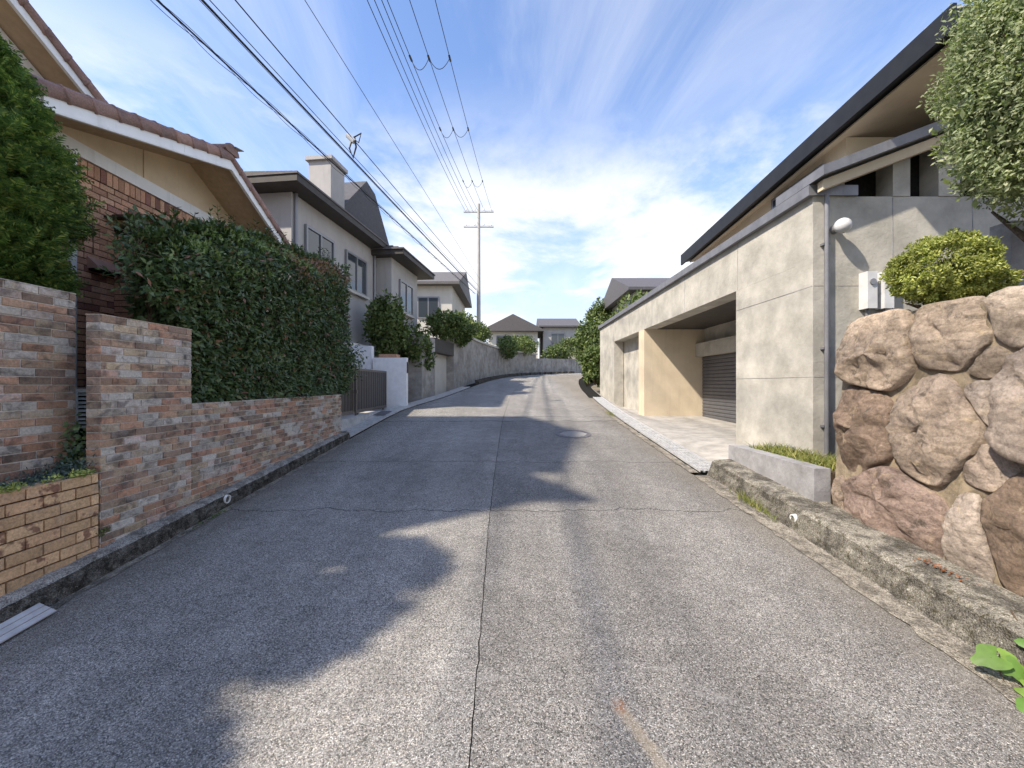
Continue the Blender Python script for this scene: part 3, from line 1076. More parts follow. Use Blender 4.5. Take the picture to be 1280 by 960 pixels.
# soffits
YE0, YE1 = 3.50, 7.85
mb = MB()
mb.slab([(XW - 0.4, YE0, rake(YE0) - 0.045), (XV - 0.02, YE0, rake(YE0) - 0.045), (XV - 0.02, AP_Y, AP_Z - 0.045), (XW - 0.4, AP_Y, AP_Z - 0.045)], (0, 0, 0.02))
mb.slab([(XW - 0.4, AP_Y, AP_Z - 0.045), (XV - 0.02, AP_Y, AP_Z - 0.045), (XV - 0.02, YE1, rake(YE1) - 0.045), (XW - 0.4, YE1, rake(YE1) - 0.045)], (0, 0, 0.02))
ob('soffit', mb, 'soffit', house)
# roof slab (two pitches, running back from the street)
mb = MB()
mb.slab([(-10, YE0 - 0.03, rake(YE0 - 0.03) - 0.02), (XV - 0.03, YE0 - 0.03, rake(YE0 - 0.03) - 0.02), (XV - 0.03, AP_Y, AP_Z - 0.02), (-10, AP_Y, AP_Z - 0.02)], (0, 0, 0.11))
mb.slab([(-10, AP_Y, AP_Z - 0.02), (XV - 0.03, AP_Y, AP_Z - 0.02), (XV - 0.03, YE1 + 0.03, rake(YE1 + 0.03) - 0.02), (-10, YE1 + 0.03, rake(YE1 + 0.03) - 0.02)], (0, 0, 0.11))
roof = ob('roof', mb, 'roof_tile', house)
# white verge boards
TH = 0.185


def verge(y0, y1, x, th, t, name='fascia_board', par=None, f=rake):
    m2 = MB()
    m2.slab([(x, y0, f(y0) - th + 0.045), (x, y1, f(y1) - th + 0.045), (x, y1, f(y1) + 0.045), (x, y0, f(y0) + 0.045)], (t, 0, 0))
    return ob(name, m2, 'white', par or house)


verge(YE0, 5.0, XV - 0.025, TH, 0.028)
verge(5.004, AP_Y - 0.001, XV - 0.025, TH, 0.028)
verge(AP_Y + 0.001, YE1, XV - 0.025, TH, 0.028)
verge(YE0, AP_Y - 0.001, XV + 0.0035, 0.028, 0.012, 'drip_moulding', f=lambda y: rake(y) - TH + 0.03)
verge(AP_Y + 0.001, YE1, XV + 0.0035, 0.028, 0.012, 'drip_moulding', f=lambda y: rake(y) - TH + 0.03)
# eave box with gutter on the near side
mb = MB()
mb.prism([(YE0 - 0.14, rake(YE0) + 0.03), (YE0 - 0.14, rake(YE0) - 0.06), (YE0 - 0.05, rake(YE0) - 0.15), (YE0 - 0.002, rake(YE0) - 0.15), (YE0 - 0.002, rake(YE0) + 0.045)], (-9, XV - 0.02), 'x')
ob('eave_gutter', mb, 'white', house)


def verge_tile_mesh(L=0.275, w=0.16, h=0.075, skirt=0.075):
    # profile in x-z (x towards the street), extruded along +y (up-slope), lip at the lower end
    prof = [(-w, 0.0), (-w * 0.8, h * 0.55), (-w * 0.45, h), (-w * 0.1, h * 0.95), (0.018, h * 0.5), (0.022, -skirt), (0.006, -skirt), (0.0, 0.0)]
    vs, fs = [], []
    for yy, s in ((0, 1.12), (0.022, 1.12), (0.03, 1.0), (L, 0.90)):
        for x, z in prof:
            vs.append((x * (1 if x < 0 else s), yy, z * s))
    n = len(prof)
    for i in range(3):
        for j in range(n - 1):
            fs.append((i * n + j, i * n + j + 1, (i + 1) * n + j + 1, (i + 1) * n + j))
    fs.append(tuple(range(n)))
    return MB().add(vs, fs)


vt = verge_tile_mesh().mesh('roof_tile', True)
vt.materials.append(M['roof_tile'])
vt_r = vt.copy()
for vtx in vt_r.vertices:
    vtx.co.y = -vtx.co.y
vt_r.flip_normals()


def lay_verge(parent, x, f, y0, y1, slope, up):
    """tiles from y0 (low end) to y1 (high end)"""
    ang = math.atan(slope)
    L = abs(y1 - y0) / math.cos(ang)
    n = int(round(L / 0.25))
    for k in range(n):
        t = k / n
        yy = y0 + (y1 - y0) * t
        o = bpy.data.objects.new('roof_tile', vt if up else vt_r)
        o.location = (x + random.uniform(-.004, .004), yy, f(yy) + 0.07)
        o.rotation_euler = (ang if up else -ang, random.uniform(-.02, .02), random.uniform(-.01, .01))
        link(o, parent)


lay_verge(roof, XV, rake, YE0 - 0.08, AP_Y, SL, True)
lay_verge(roof, XV, rake, YE1 + 0.06, AP_Y, SR, False)
# ridge caps running back from the gable point
rc = MB()
seg = 9
ring = [(0.13 * math.cos(PI * k / (seg - 1)), 0.11 * math.sin(PI * k / (seg - 1))) for k in range(seg)] + [(-0.10, -0.02), (0.10, -0.02)]
rc.prism([(a * 1.1, b * 1.1) for a, b in ring], (0.0, 0.03), 'x').prism(ring, (-0.32, 0.0), 'x')
rcm = rc.mesh('ridge_tile')
for k in range(8):
    ob('ridge_tile', rcm, 'roof_tile', roof, (XV + 0.0 - 0.3 * k, AP_Y, AP_Z + 0.11))
fl = MB()
fl.slab([(XV - 0.1, AP_Y + 0.02, AP_Z + 0.20), (XV + 0.06, AP_Y + 0.02, AP_Z + 0.20), (XV + 0.06, AP_Y + 0.2, AP_Z + 0.24), (XV - 0.1, AP_Y + 0.2, AP_Z + 0.24)], (0, 0, 0.012))
ob('ridge_flashing', fl, 'grey_coping', roof)

# upper roof: long pitch falling away from the street's foot, tall block behind
UX, UW = -5.2, -5.6
urake = lambda y: 5.64 - 0.602 * (y - 4.21)
UY0, UY1 = 0.9, 5.75
up = thing('upper_storey', 'upper storey with steep tiled gable and brown soffit behind the conifer', 'house', (-8, 3, 0.7))
mb = MB()
mb.slab([(-12, UY0, urake(UY0) - 0.02), (UX - 0.03, UY0, urake(UY0) - 0.02), (UX - 0.03, UY1, urake(UY1) - 0.02), (-12, UY1, urake(UY1) - 0.02)], (0, 0, 0.11))
uroof = ob('roof', mb, 'roof_tile', up)
mb = MB()
mb.slab([(UW - 0.3, UY0, urake(UY0) - 0.05), (UX - 0.02, UY0, urake(UY0) - 0.05), (UX - 0.02, UY1, urake(UY1) - 0.05), (UW - 0.3, UY1, urake(UY1) - 0.05)], (0, 0, 0.02))
ob('soffit', mb, 'soffit', up)
verge(UY0, UY1, UX - 0.025, 0.17, 0.028, par=up, f=urake)
verge(UY0, UY1, UX + 0.0035, 0.028, 0.012, 'drip_moulding', par=up, f=lambda y: urake(y) - 0.145)
lay_verge(uroof, UX, urake, UY1, UY0, 0.602, False)
mb = MB()
mb.prism([(UY0 + 0.1, 0.3), (3.70, 0.3), (3.70, 3.9), (UY1 - 0.1, 3.9), (UY1 - 0.1, urake(UY1 - 0.1) - 0.06), (UY0 + 0.1, urake(UY0 + 0.1) - 0.06)], (-11.5, UW), 'x')
ob('wall', mb, 'gable', up)
mb = MB()
mb.slab([(UW - 0.01, 3.8, urake(3.8) - 0.22), (UW - 0.01, UY1 - .1, urake(UY1 - .1) - 0.22), (UW - 0.01, UY1 - .1, urake(UY1 - .1) - 0.07), (UW - 0.01, 3.8, urake(3.8) - 0.07)], (0.035, 0, 0))
ob('belt_board', mb, 'white', up)
# unseen tall rear block, added and sized to throw the long shadow across the lane
mb = MB()
mb.box(-15, -7.6, 1.2, 4.9, 0.3, 10.0)
ob('rear_wall', mb, 'gable', up)
mb = MB()
mb.prism([(0.8, 10.0), (5.2, 10.0), (5.2, 10.12), (3.0, 11.1), (0.8, 10.12)], (-15.4, -7.3), 'x')
ob('unseen_block_roof', mb, 'roof_tile', up)

# downpipe and vent hood on the brick wall
dp = MB()
dp.tube([(-4.62, 4.20, 4.05), (-4.62, 4.20, 0.9)], 0.036, 12)
for zz in (3.6, 2.5):
    dp.box(-4.70, -4.60, 4.185, 4.215, zz, zz + 0.02)
ob('downpipe', dp, 'white', house)
hd = MB()
hd.prism([(-4.699, 3.02), (-4.58, 2.91), (-4.58, 2.885), (-4.699, 2.885)], (4.42, 4.70), 'y')
ob('vent_hood', hd, 'pink', house)
hd = MB()
hd.box(-4.69, -4.592, 4.43, 4.69, 2.862, 2.8845)
ob('vent_grille', hd, 'black_gap', house)


# ------------------------------------------------------------------ foliage
def leaf_mesh(name, p, n, d, L, wr=0.42, fold=0.18, curl=0.12):
    """vectorised: p base (N,3), n normal, d growth direction, L length (N,)"""
    n = n - d * np.sum(n * d, 1, keepdims=True)
    n /= np.linalg.norm(n, axis=1, keepdims=True) + 1e-9
    s = np.cross(d, n)
    Lc = L[:, None]
    Wd = Lc * wr
    b = p
    c = p + d * Lc * 0.5 - n * Wd * fold
    l = p + d * Lc * 0.46 + s * Wd * 0.5
    r = p + d * Lc * 0.46 - s * Wd * 0.5
    t = p + d * Lc - n * Lc * curl
    V = np.stack([b, r, c, l, t], 1).reshape(-1, 3)
    N = len(p)
    base = (np.arange(N) * 5)[:, None]
    F = np.concatenate([base + np.array([[0, 1, 4, 2]]), base + np.array([[0, 2, 4, 3]])], 1).reshape(-1, 4)
    return raw_mesh(name, V, F)


def raw_mesh(name, V, F):
    me = bpy.data.meshes.new(name)
    k = F.shape[1]
    me.vertices.add(len(V))
    me.vertices.foreach_set('co', V.astype(np.float32).ravel())
    me.loops.add(F.size)
    me.loops.foreach_set('vertex_index', F.astype(np.int32).ravel())
    me.polygons.add(len(F))
    me.polygons.foreach_set('loop_start', np.arange(len(F), dtype=np.int32) * k)
    me.update(calc_edges=True)
    me.validate()
    return me


def unit(a):
    return a / (np.linalg.norm(a, axis=1, keepdims=True) + 1e-9)


def rnd3(n):
    return unit(RNG.normal(size=(n, 3)))


def clumped_ellipsoid(N, c, r, lump=0.22, shell=0.55, clumps=60, seed=1, cut_below=None):
    """points + outward normals for a crown made of clumps"""
    rg = np.random.default_rng(seed)
    cd = unit(rg.normal(size=(clumps, 3)))
    cr = rg.uniform(0.55, 1.0, clumps) ** 0.6
    cc = cd * cr[:, None] * 0.82
    cs = rg.uniform(0.7, 1.3, clumps) * lump
    idx = rg.integers(0, clumps, N)
    q = unit(rg.normal(size=(N, 3))) * (rg.uniform(shell, 1.0, N) ** 0.7)[:, None]
    P = cc[idx] + q * cs[idx][:, None]
    nr = unit(q * 0.7 + cd[idx] * 0.6 + np.array([0, 0, 0.25]))
    return np.array(c) + P * np.array(r), nr


def crown(name, parent, c, r, N, size, mat, wr=0.45, lump=0.25, clumps=60, seed=1, droop=0.0, tight=0.5):
    P, nr = clumped_ellipsoid(N, c, r, lump, 0.4, clumps, seed)
    d = unit(rnd3(N) * 0.9 + nr * tight + np.array([0, 0, -droop]))
    nn = unit(nr * 0.8 + rnd3(N) * 0.7)
    L = size * RNG.uniform(0.65, 1.35, N)
    o = ob(name, leaf_mesh(name, P, nn, d, L, wr), mat, parent)
    return stuff(o)


def limbs(name, parent, base, top, r0, n, spread, seed, mat='bark', fork=0.45):
    rg = random.Random(seed)
    mb = MB()
    b, t = Vector(base), Vector(top)
    k = 6
    pts = [b + (t - b) * i / k + Vector((rg.uniform(-.03, .03), rg.uniform(-.03, .03), 0)) * (i > 0) * (t - b).length * 0.5 for i in range(k + 1)]
    mb.tube(pts, [r0 * (1 - 0.75 * i / k) for i in range(k + 1)], 9)
    H = (t - b).length
    for i in range(n):
        f = fork + (0.95 - fork) * i / max(1, n - 1)
        p0 = b + (t - b) * f
        a = rg.uniform(0, 2 * PI)
        p2 = p0 + Vector((math.cos(a) * spread[0], math.sin(a) * spread[1], spread[2] * rg.uniform(0.5, 1.2)))
        p1 = (p0 + p2) / 2 + Vector((0, 0, -0.08 * H))
        rr = r0 * (1 - 0.75 * f) * 0.6
        mb.tube([p0, p1, p2], [rr, rr * 0.65, rr * 0.25], 6)
    return ob(name, mb, mat, parent)


# --- clipped hedge behind the low wall
hedge = thing('hedge', 'dense glossy dark green hedge standing over the tiled garden wall', 'hedge', (-3.5, 5.2, 1.33))
TOPT = [(3.1, 2.60), (3.35, 2.80), (3.7, 2.96), (4.0, 3.13), (4.6, 3.42), (5.3, 3.52), (6.4, 3.66), (7.4, 3.84)]
BOTT = [(3.1, 2.50), (3.4, 2.34), (3.70, 2.16), (3.72, 1.40), (7.4, 1.42)]


def hedge_points(N, seed):
    rg = np.random.default_rng(seed)
    yv = 3.12 + 4.25 * rg.uniform(0, 1, N) ** 0.92
    tv_ = np.interp(yv, [a for a, _ in TOPT], [b for _, b in TOPT])
    bv = np.interp(yv, [a for a, _ in BOTT], [b for _, b in BOTT])
    f = rg.uniform(0, 1, N)
    zv = bv + (tv_ - bv) * f
    # front face position: bulges, draws back towards the top
    lump = np.array([mnoise.noise((a * 2.3, b * 2.3, 0.3)) + 0.5 * mnoise.noise((a * 6, b * 6, 4.3)) for a, b in zip(yv, zv)])
    draw = np.clip((zv - (tv_ - 0.5)) / 0.5, 0, 1) ** 2 * 0.42
    endl = np.clip((3.75 - yv) / 0.65, 0, 1) ** 1.5 * 0.22
    front = -3.00 + 0.07 * lump - draw - endl
    front = np.where((zv < 2.14) & (yv < 3.9), np.minimum(front, -3.02), front)
    depth = rg.exponential(0.085, N)
    x = front - np.minimum(depth, 0.6)
    keep = rg.uniform(0, 1, N) < np.clip((yv / np.abs(x) - 1.0 - 0.10 * np.clip((2.8 - zv) / 0.5, 0, 1) * (yv < 3.72)) / 0.09, 0.0, 1)
    P = np.stack([x, yv, zv], 1)[keep]
    n = np.tile(np.array([[1.0, -0.25, 0.35]]), (len(P), 1))
    n[:, 2] += 1.2 * (draw[keep] > 0.15)
    return P, unit(n), depth[keep]


P, nr, dep = hedge_points(30000, 3)
d = unit(rnd3(len(P)) * 0.75 + nr * 0.35 + np.array([0.15, -0.1, -0.28]))
nn = unit(nr * 0.75 + rnd3(len(P)) * 0.55 + np.array([0, 0, 0.45]))
L = RNG.uniform(0.050, 0.094, len(P))
stuff(ob('foliage', leaf_mesh('foliage', P, nn, d, L, 0.40), 'leaf_hedge', hedge))
# top, back and far end, coarser
NT_ = 9000
yv = RNG.uniform(3.3, 7.45, NT_)
xv = RNG.uniform(-3.88, -3.30, NT_)
yv = np.maximum(yv, np.abs(xv) * 1.07 + 0.25 * RNG.random(NT_))
tv_ = np.interp(yv, [a for a, _ in TOPT], [b for _, b in TOPT]) + 0.04 - np.abs(RNG.normal(0, 0.09, NT_)) - 0.10 * np.clip((-3.6 - xv) / .3, 0, 1)
bm = np.array([mnoise.noise((a * 3, b * 3, 9)) for a, b in zip(xv, yv)]) * 0.10
P = np.stack([xv, yv, tv_ + bm], 1)
d = unit(rnd3(NT_) * 0.8 + np.array([0.2, -0.2, 0.55]))
nn = unit(rnd3(NT_) * 0.6 + np.array([0.2, -0.2, 0.8]))
stuff(ob('foliage', leaf_mesh('foliage', P, nn, d, RNG.uniform(.05, .09, NT_), 0.4), 'leaf_hedge', hedge))
NB = 9000
yv = RNG.uniform(3.8, 7.4, NB)
zz = RNG.uniform(1.4, 3.3, NB)
xv = -3.66 + RNG.normal(0, 0.08, NB)
yv = np.maximum(yv, np.abs(xv) * 1.06)
stuff(ob('inner_foliage', leaf_mesh('inner_foliage', np.stack([xv, yv, zz], 1), unit(rnd3(NB) * .6 + np.array([.8, -.3, .2])), rnd3(NB), RNG.uniform(.06, .11, NB), 0.5), 'leaf_hedge', hedge))
NE = 5000
zz = RNG.uniform(1.45, 3.8, NE)
xv = RNG.uniform(-3.85, -3.0, NE)
P = np.stack([xv, 7.42 - np.abs(RNG.normal(0, .1, NE)), zz], 1)
k = RNG.uniform(0, 1, NE) < 0.16
P[k] = np.stack([RNG.normal(-3.08, .10, k.sum()), RNG.normal(7.55, .16, k.sum()), RNG.normal(2.02, .17, k.sum())], 1)
d = unit(rnd3(NE) * 0.8 + np.array([0.1, 0.4, -0.2]))
stuff(ob('foliage', leaf_mesh('foliage', P, unit(rnd3(NE) * .7 + np.array([.5, .3, .5])), d, RNG.uniform(.05, .09, NE), 0.4), 'leaf_hedge', hedge))
# young growth: reddish tips towards the far end, fresh green on the near top
for nm_, mt_, cnt_, ya, yb_ in (('red_shoots', 'leaf_red', 900, 5.4, 7.4), ('young_leaves', 'leaf_young', 1300, 3.6, 6.2)):
    cl_y = RNG.uniform(ya, yb_, 70)
    cl_f = np.abs(RNG.normal(0, 0.30, 70))
    ix = RNG.integers(0, 70, cnt_)
    yv = cl_y[ix] + RNG.normal(0, .045, cnt_)
    tp = np.interp(yv, [a for a, _ in TOPT], [b for _, b in TOPT])
    zz = tp - cl_f[ix] * 0.8 + RNG.normal(0, .035, cnt_)
    fr_ = -3.0 - np.clip((zz - (tp - 0.5)) / 0.5, 0, 1) ** 2 * 0.42
    P = np.stack([fr_ + 0.02 + RNG.normal(0, .025, cnt_), yv, zz], 1)
    stuff(ob(nm_, leaf_mesh(nm_, P, unit(rnd3(cnt_) * .5 + np.array([.5, -.2, .8])), unit(rnd3(cnt_) * .7 + np.array([.4, -.2, .5])), RNG.uniform(.04, .075, cnt_), 0.38), mt_, hedge))
# shoots: sprigs standing out of the top and the near end
sp_p, sp_n, sp_d, sp_l = [], [], [], []
stem = MB()
rg = random.Random(11)
for k in range(92):
    if k < 60:
        yy = rg.uniform(3.4, 7.3)
        b0 = Vector((rg.uniform(-3.8, -3.3), yy, interp(TOPT, yy) - 0.02))
        dv = Vector((rg.uniform(-.1, .25), rg.uniform(-.3, .2), 1)).normalized()
        ln = rg.uniform(0.08, 0.26)
    else:
        xx = rg.uniform(-3.6, -3.2)
        yy = -xx * 1.07 + rg.uniform(0, .14)
        b0 = Vector((xx, yy, rg.uniform(2.42, interp(TOPT, yy))))
        dv = Vector((rg.uniform(-.3, .3), -1, rg.uniform(-.1, .75))).normalized()
        ln = rg.uniform(0.12, 0.34)
    pts = [b0 - dv * 0.1, b0 + dv * ln * 0.5, b0 + dv * ln + Vector((0, 0, 0.02))]
    stem.tube(pts, [0.004, 0.003, 0.0015], 4)
    m = int(ln / 0.016)
    for i in range(m):
        q = b0 + dv * ln * (i + 0.5) / m
        side = dv.orthogonal().normalized()
        side.rotate(Matrix.Rotation(i * 2.4, 3, dv))
        sp_p.append(q)
        sp_d.append((dv * 0.6 + side).normalized())
        sp_n.append((dv - side * 0.5 + Vector((0, 0, .4))).normalized())
        sp_l.append(rg.uniform(0.045, 0.085))
stuff(ob('shoot_leaves', leaf_mesh('shoot_leaves', np.array(sp_p), np.array(sp_n), np.array(sp_d), np.array(sp_l), 0.38), 'leaf_hedge', hedge))
stuff(ob('twigs', stem, 'bark', hedge))
mb = MB()
for k in range(9):
    yy = 3.9 + k * 0.4
    xx = -3.55 + rg.uniform(-.08, .08)
    mb = MB()
    mb.tube([(xx, yy, 1.25), (xx + rg.uniform(-.05, .05), yy + rg.uniform(-.1, .1), 2.0), (xx + rg.uniform(-.1, .1), yy + rg.uniform(-.2, .2), 3.0)], [0.03, 0.024, 0.01], 7)
    for i in range(6):
        p0 = Vector((xx, yy, 1.5 + i * 0.25))
        a = rg.uniform(-1.2, 1.2)
        mb.tube([p0, p0 + Vector((math.cos(a) * .45, math.sin(a) * .45, .25))], [0.010, 0.004], 5)
    ob('stem', mb, 'bark', hedge)


# --- conifers
def frond_mesh(name, P, D, Nn, L):
    """flat scale-leaf sprays: rachis with paired leaflets"""
    D = unit(D)
    Nn = Nn - D * np.sum(Nn * D, 1, keepdims=True)
    Nn = unit(Nn)
    Sd = np.cross(D, Nn)
    K = 5
    N = len(P)
    tris = []
    Lc = L[:, None]
    for i in range(K):
        t = (i + 0.3) / K
        ln = (0.50 * (1 - t) ** 0.8 + 0.10)
        for s in (-1, 1):
            a = P + D * Lc * t - Nn * Lc * 0.10 * t * t
            b = a + D * Lc * 0.17
            tip = a + (D * 0.75 + Sd * s * 0.75) * Lc * ln - Nn * Lc * 0.12 * (t + ln)
            tris.append(np.stack([a, b, tip], 1))
    a = P + Sd * Lc * 0.03
    b = P - Sd * Lc * 0.03
    tip = P + D * Lc * 1.05 - Nn * Lc * 0.14
    tris.append(np.stack([a, b, tip], 1))
    V = np.stack(tris, 1).reshape(-1, 3)
    F = np.arange(len(V)).reshape(-1, 3)
    return raw_mesh(name, V, F)


def conifer(name, label, base, h, r, N, seed, prof):
    e = thing(name, label, 'tree', base, 'clipped conifers behind the tile wall')
    rg = np.random.default_rng(seed)
    # clumps on the surface of the profile of revolution
    nc = int(240 * h / 3)
    ft = rg.uniform(0, 1, nc)
    an = rg.uniform(0, 2 * PI, nc)
    rad = np.interp(ft, [a for a, _ in prof], [b for _, b in prof]) * r
    C = np.stack([base[0] + np.cos(an) * rad * .86, base[1] + np.sin(an) * rad * .86, base[2] + ft * h], 1)
    out = np.stack([np.cos(an), np.sin(an), np.full(nc, 0.35)], 1)
    out = unit(out)
    idx = rg.integers(0, nc, N)
    q = unit(rg.normal(size=(N, 3))) * (rg.uniform(0, 1, N) ** 0.5)[:, None]
    q *= np.array([0.15, 0.15, 0.11]) * rg.uniform(.8, 1.2, nc)[idx][:, None]
    P = C[idx] + q
    D = unit(out[idx] * 0.9 + rg.normal(size=(N, 3)) * 0.38 + np.array([0, 0, 0.30]) + q * 2.5)
    Nn = unit(np.array([[0, 0, 1.0]]) + rg.normal(size=(N, 3)) * 0.55 + out[idx] * 0.2)
    stuff(ob('foliage', frond_mesh('foliage', P, D, Nn, rg.uniform(0.07, 0.14, N)), 'leaf_conifer', e))
    # inner dead twigs: short fronds deeper in
    M2 = N // 3
    ft = rg.uniform(0, 1, M2)
    an = rg.uniform(0, 2 * PI, M2)
    rad = np.interp(ft, [a for a, _ in prof], [b for _, b in prof]) * r * rg.uniform(0.35, 0.8, M2)
    P = np.stack([base[0] + np.cos(an) * rad, base[1] + np.sin(an) * rad, base[2] + ft * h], 1)
    D = unit(np.stack([np.cos(an), np.sin(an), np.full(M2, 0.3)], 1) + rg.normal(size=(M2, 3)) * .5)
    stuff(ob('inner_foliage', frond_mesh('inner_foliage', P, D, unit(rg.normal(size=(M2, 3))), rg.uniform(0.1, 0.17, M2)), 'leaf_conifer', e))
    limbs('trunk', e, base, (base[0], base[1], base[2] + h * 0.93), 0.06, 12, (r * .6, r * .6, 0.15), seed, fork=0.12)
    return e


CPROF = [(0, 0.45), (0.3, 0.62), (0.44, 0.72), (0.65, 1.0), (0.78, 0.74), (0.86, 0.5), (0.94, 0.24), (1.0, 0.05)]
CPROF2 = [(0, 0.5), (0.3, 0.8), (0.6, 1.0), (0.8, 0.95), (0.93, 0.6), (1.0, 0.15)]
conifer('conifer', 'feathery bright green conifer rising behind the tall tile wall', (-4.20, 3.12, 0.70), 3.62, 0.55, 17000, 4, CPROF)
conifer('conifer', 'second conifer just out of frame, casting the round shadow on the road', (-4.30, 1.18, 0.72), 3.66, 0.86, 11000, 9, CPROF2)
conifer('conifer', 'lowest conifer of the row, out of frame, its shadow reaching the left lane', (-4.25, -0.05, 0.72), 2.85, 0.66, 6000, 10, CPROF2)

# --- sedum in the planter
sed = thing('sedum_plant', 'blue-green trailing sedum growing in the yellow brick planter', 'plant', (-3.15, 2.5, 0.925))
N = 2600
yv = RNG.uniform(1.9, 2.93, N)
hh = 0.03 + 0.07 * np.clip((yv - 2.55) / .35, 0, 1) ** 1.5 * 1.6
P = np.stack([RNG.uniform(-3.28, -2.99, N), yv, 0.93 + np.abs(RNG.normal(0, 1, N)) * hh * 0.6], 1)
stuff(ob('foliage', leaf_mesh('foliage', P, unit(rnd3(N) + np.array([.4, -.3, .6])), unit(rnd3(N) * .8 + np.array([.3, -.2, .6])), RNG.uniform(.018, .036, N), 0.45), 'sedum', sed))
P = []
for (cy, sc, cnt) in ((2.38, .045, 140), (2.74, .03, 120), (2.80, .035, 70), (2.60, .03, 30)):
    P.append(np.stack([RNG.normal(-2.985, .02, cnt), RNG.normal(cy, sc, cnt), 0.965 + np.abs(RNG.normal(0, .018, cnt))], 1))
P = np.concatenate(P)
yp = thing('sedum_plant', 'yellow-green sedum tufts spilling over the planter rim', 'plant', (-2.99, 2.6, 0.965))
stuff(ob('foliage', leaf_mesh('foliage', P, unit(rnd3(len(P)) * .5 + np.array([.4, -.3, .8])), unit(rnd3(len(P)) * .8 + np.array([.4, -.2, .3])), RNG.uniform(.014, .028, len(P)), 0.6), 'sedum_y', yp))
# dark ivy in the slot between walls
iv = thing('ivy_plant', 'dark ivy climbing in the slot between the two tile walls', 'plant', (-3.2, 2.95, 0.9))
N = 420
P = np.stack([RNG.uniform(-3.29, -3.10, N), RNG.uniform(2.86, 3.1, N), 0.92 + np.abs(RNG.normal(0, .17, N))], 1)
stuff(ob('foliage', leaf_mesh('foliage', P, unit(rnd3(N) * .5 + np.array([.6, -.5, .4])), unit(rnd3(N) + np.array([0, 0, -.3])), RNG.uniform(.03, .05, N), 0.7), 'leaf_hedge', iv))
wd = thing('weed', 'small weed in the joint between planter and tile wall', 'plant', (-2.96, 2.88, 0.5))
N = 40
P = np.stack([RNG.normal(-2.955, .012, N), RNG.normal(2.89, .02, N), RNG.normal(0.535, .022, N)], 1)
stuff(ob('foliage', leaf_mesh('foliage', P, unit(rnd3(N) * .5 + np.array([.8, -.5, .2])), rnd3(N), RNG.uniform(.014, .024, N), 0.6), 'leaf_far', wd))

# ------------------------------------------------------------------ driveway, gate and white wall (left, beyond the hedge)
struct('driveway_apron', MB().add([(-5.2, 6.985, 0.92), (-3.22, 6.985, 0.92), (-3.22, 10.1, 0.93), (-5.2, 10.1, 0.93),
                                   (-3.21, 6.985, zr(6.985) + .012), (-3.215, 10.1, zr(10.1) + 0.03)],
                                  [(0, 1, 2, 3)]).add([(-3.22, 6.985, 0.92), (-3.22, 8.4, 0.925), (-3.22, 10.1, 0.935), (-3.215, 6.985, zr(6.985) + .02), (-3.215, 8.4, zr(8.4) + .03), (-3.18, 10.1, zr(10.1) + .03)],
                                                      [(0, 1, 4, 3), (1, 2, 5, 4)]), 'apron')
gate = thing('metal_gate', 'dark bronze panel gate across the driveway beside the white wall', 'gate', (-3.4, 9.1, 0.93))
GX = -3.40
k_ = 3.40 / 3.20


def gate_panel(y0, y1, z0, z1, n):
    mb = MB()
    mb.box(GX - 0.02, GX + 0.02, y0, y0 + 0.05, z0, z1)
    mb.box(GX - 0.02, GX + 0.02, y1 - 0.05, y1, z0, z1)
    mb.box(GX - 0.02, GX + 0.02, y0 + 0.05, y1 - 0.05, z1 - 0.05, z1)
    mb.box(GX - 0.02, GX + 0.02, y0 + 0.05, y1 - 0.05, z0, z0 + 0.07)
    fr = ob('gate_frame', mb, 'bronze_l', gate)
    w = (y1 - y0 - 0.1) / n
    sl = MB().box(-0.008, 0.008, 0.004, w - 0.004, z0 + 0.07, z1 - 0.05).mesh('slat')
    for i in range(n):
        ob('slat', sl, 'bronze', gate, (GX - 0.004 * (i % 2), y0 + 0.05 + w * i, 0))
    ob('backing', MB().box(GX - 0.018, GX - 0.0125, y0 + 0.05, y1 - 0.05, z0 + 0.07, z1 - 0.05), 'bronze', gate)


gate_panel(8.66, 10.78, 0.965, 1.945, 26)
gate_panel(7.62, 8.55, 0.965, 1.945, 11)
mb = MB()
mb.box(GX + 0.025, GX + 0.06, 8.57, 8.61, 0.76, 1.98)
mb.box(GX + 0.02, GX + 0.08, 8.55, 8.63, 1.40, 1.47)
ob('drop_bolt', mb, 'bronze_l', gate)
mb = MB()
mb.box(GX - 0.045, GX + 0.045, 7.42, 7.51, 0.9, 2.02)
ob('gate_post', mb, 'bronze_l', gate)
for yy in (8.8, 10.55):
    ob('wheel', MB().tube([(GX - .015, yy, 0.955), (GX + .015, yy, 0.955)], 0.03, 12), 'iron', gate)
# drain grate in the apron
dg_ = ob('drain_cover', MB().slab([(-3.20, 9.25, zr(9.25) + .050), (-2.95, 9.25, zr(9.25) + .045), (-2.95, 9.85, zr(9.85) + .045), (-3.2, 9.85, zr(9.85) + .05)], (0, 0, 0.006)), 'iron')
tag(dg_, 'small dark drain cover in the pale driveway apron', 'drain cover')

ww = thing('white_wall', 'rough white stucco wall end beside the driveway gate', 'wall', (-3.2, 10.4, 0.9))
mb = MB()
mb.box(-3.76, -2.86, 10.82, 11.0, 0.6, 2.315)
ob('wall', mb, 'white_wall', ww)
mb = MB()
mb.box(-4.6, -3.83, 10.9, 11.1, 0.6, 2.64)
ob('rear_wall', mb, 'white_wall', ww)
mb = MB()
mb.box(-3.75, -3.25, 11.25, 11.6, 0.8, 2.44)
ob('step_block', mb, 'hbrick', ww)
mb = MB()
mb.box(-2.855, -2.83, 10.86, 10.96, 1.9, 2.2)
ob('letter_slot', mb, 'bronze', ww)

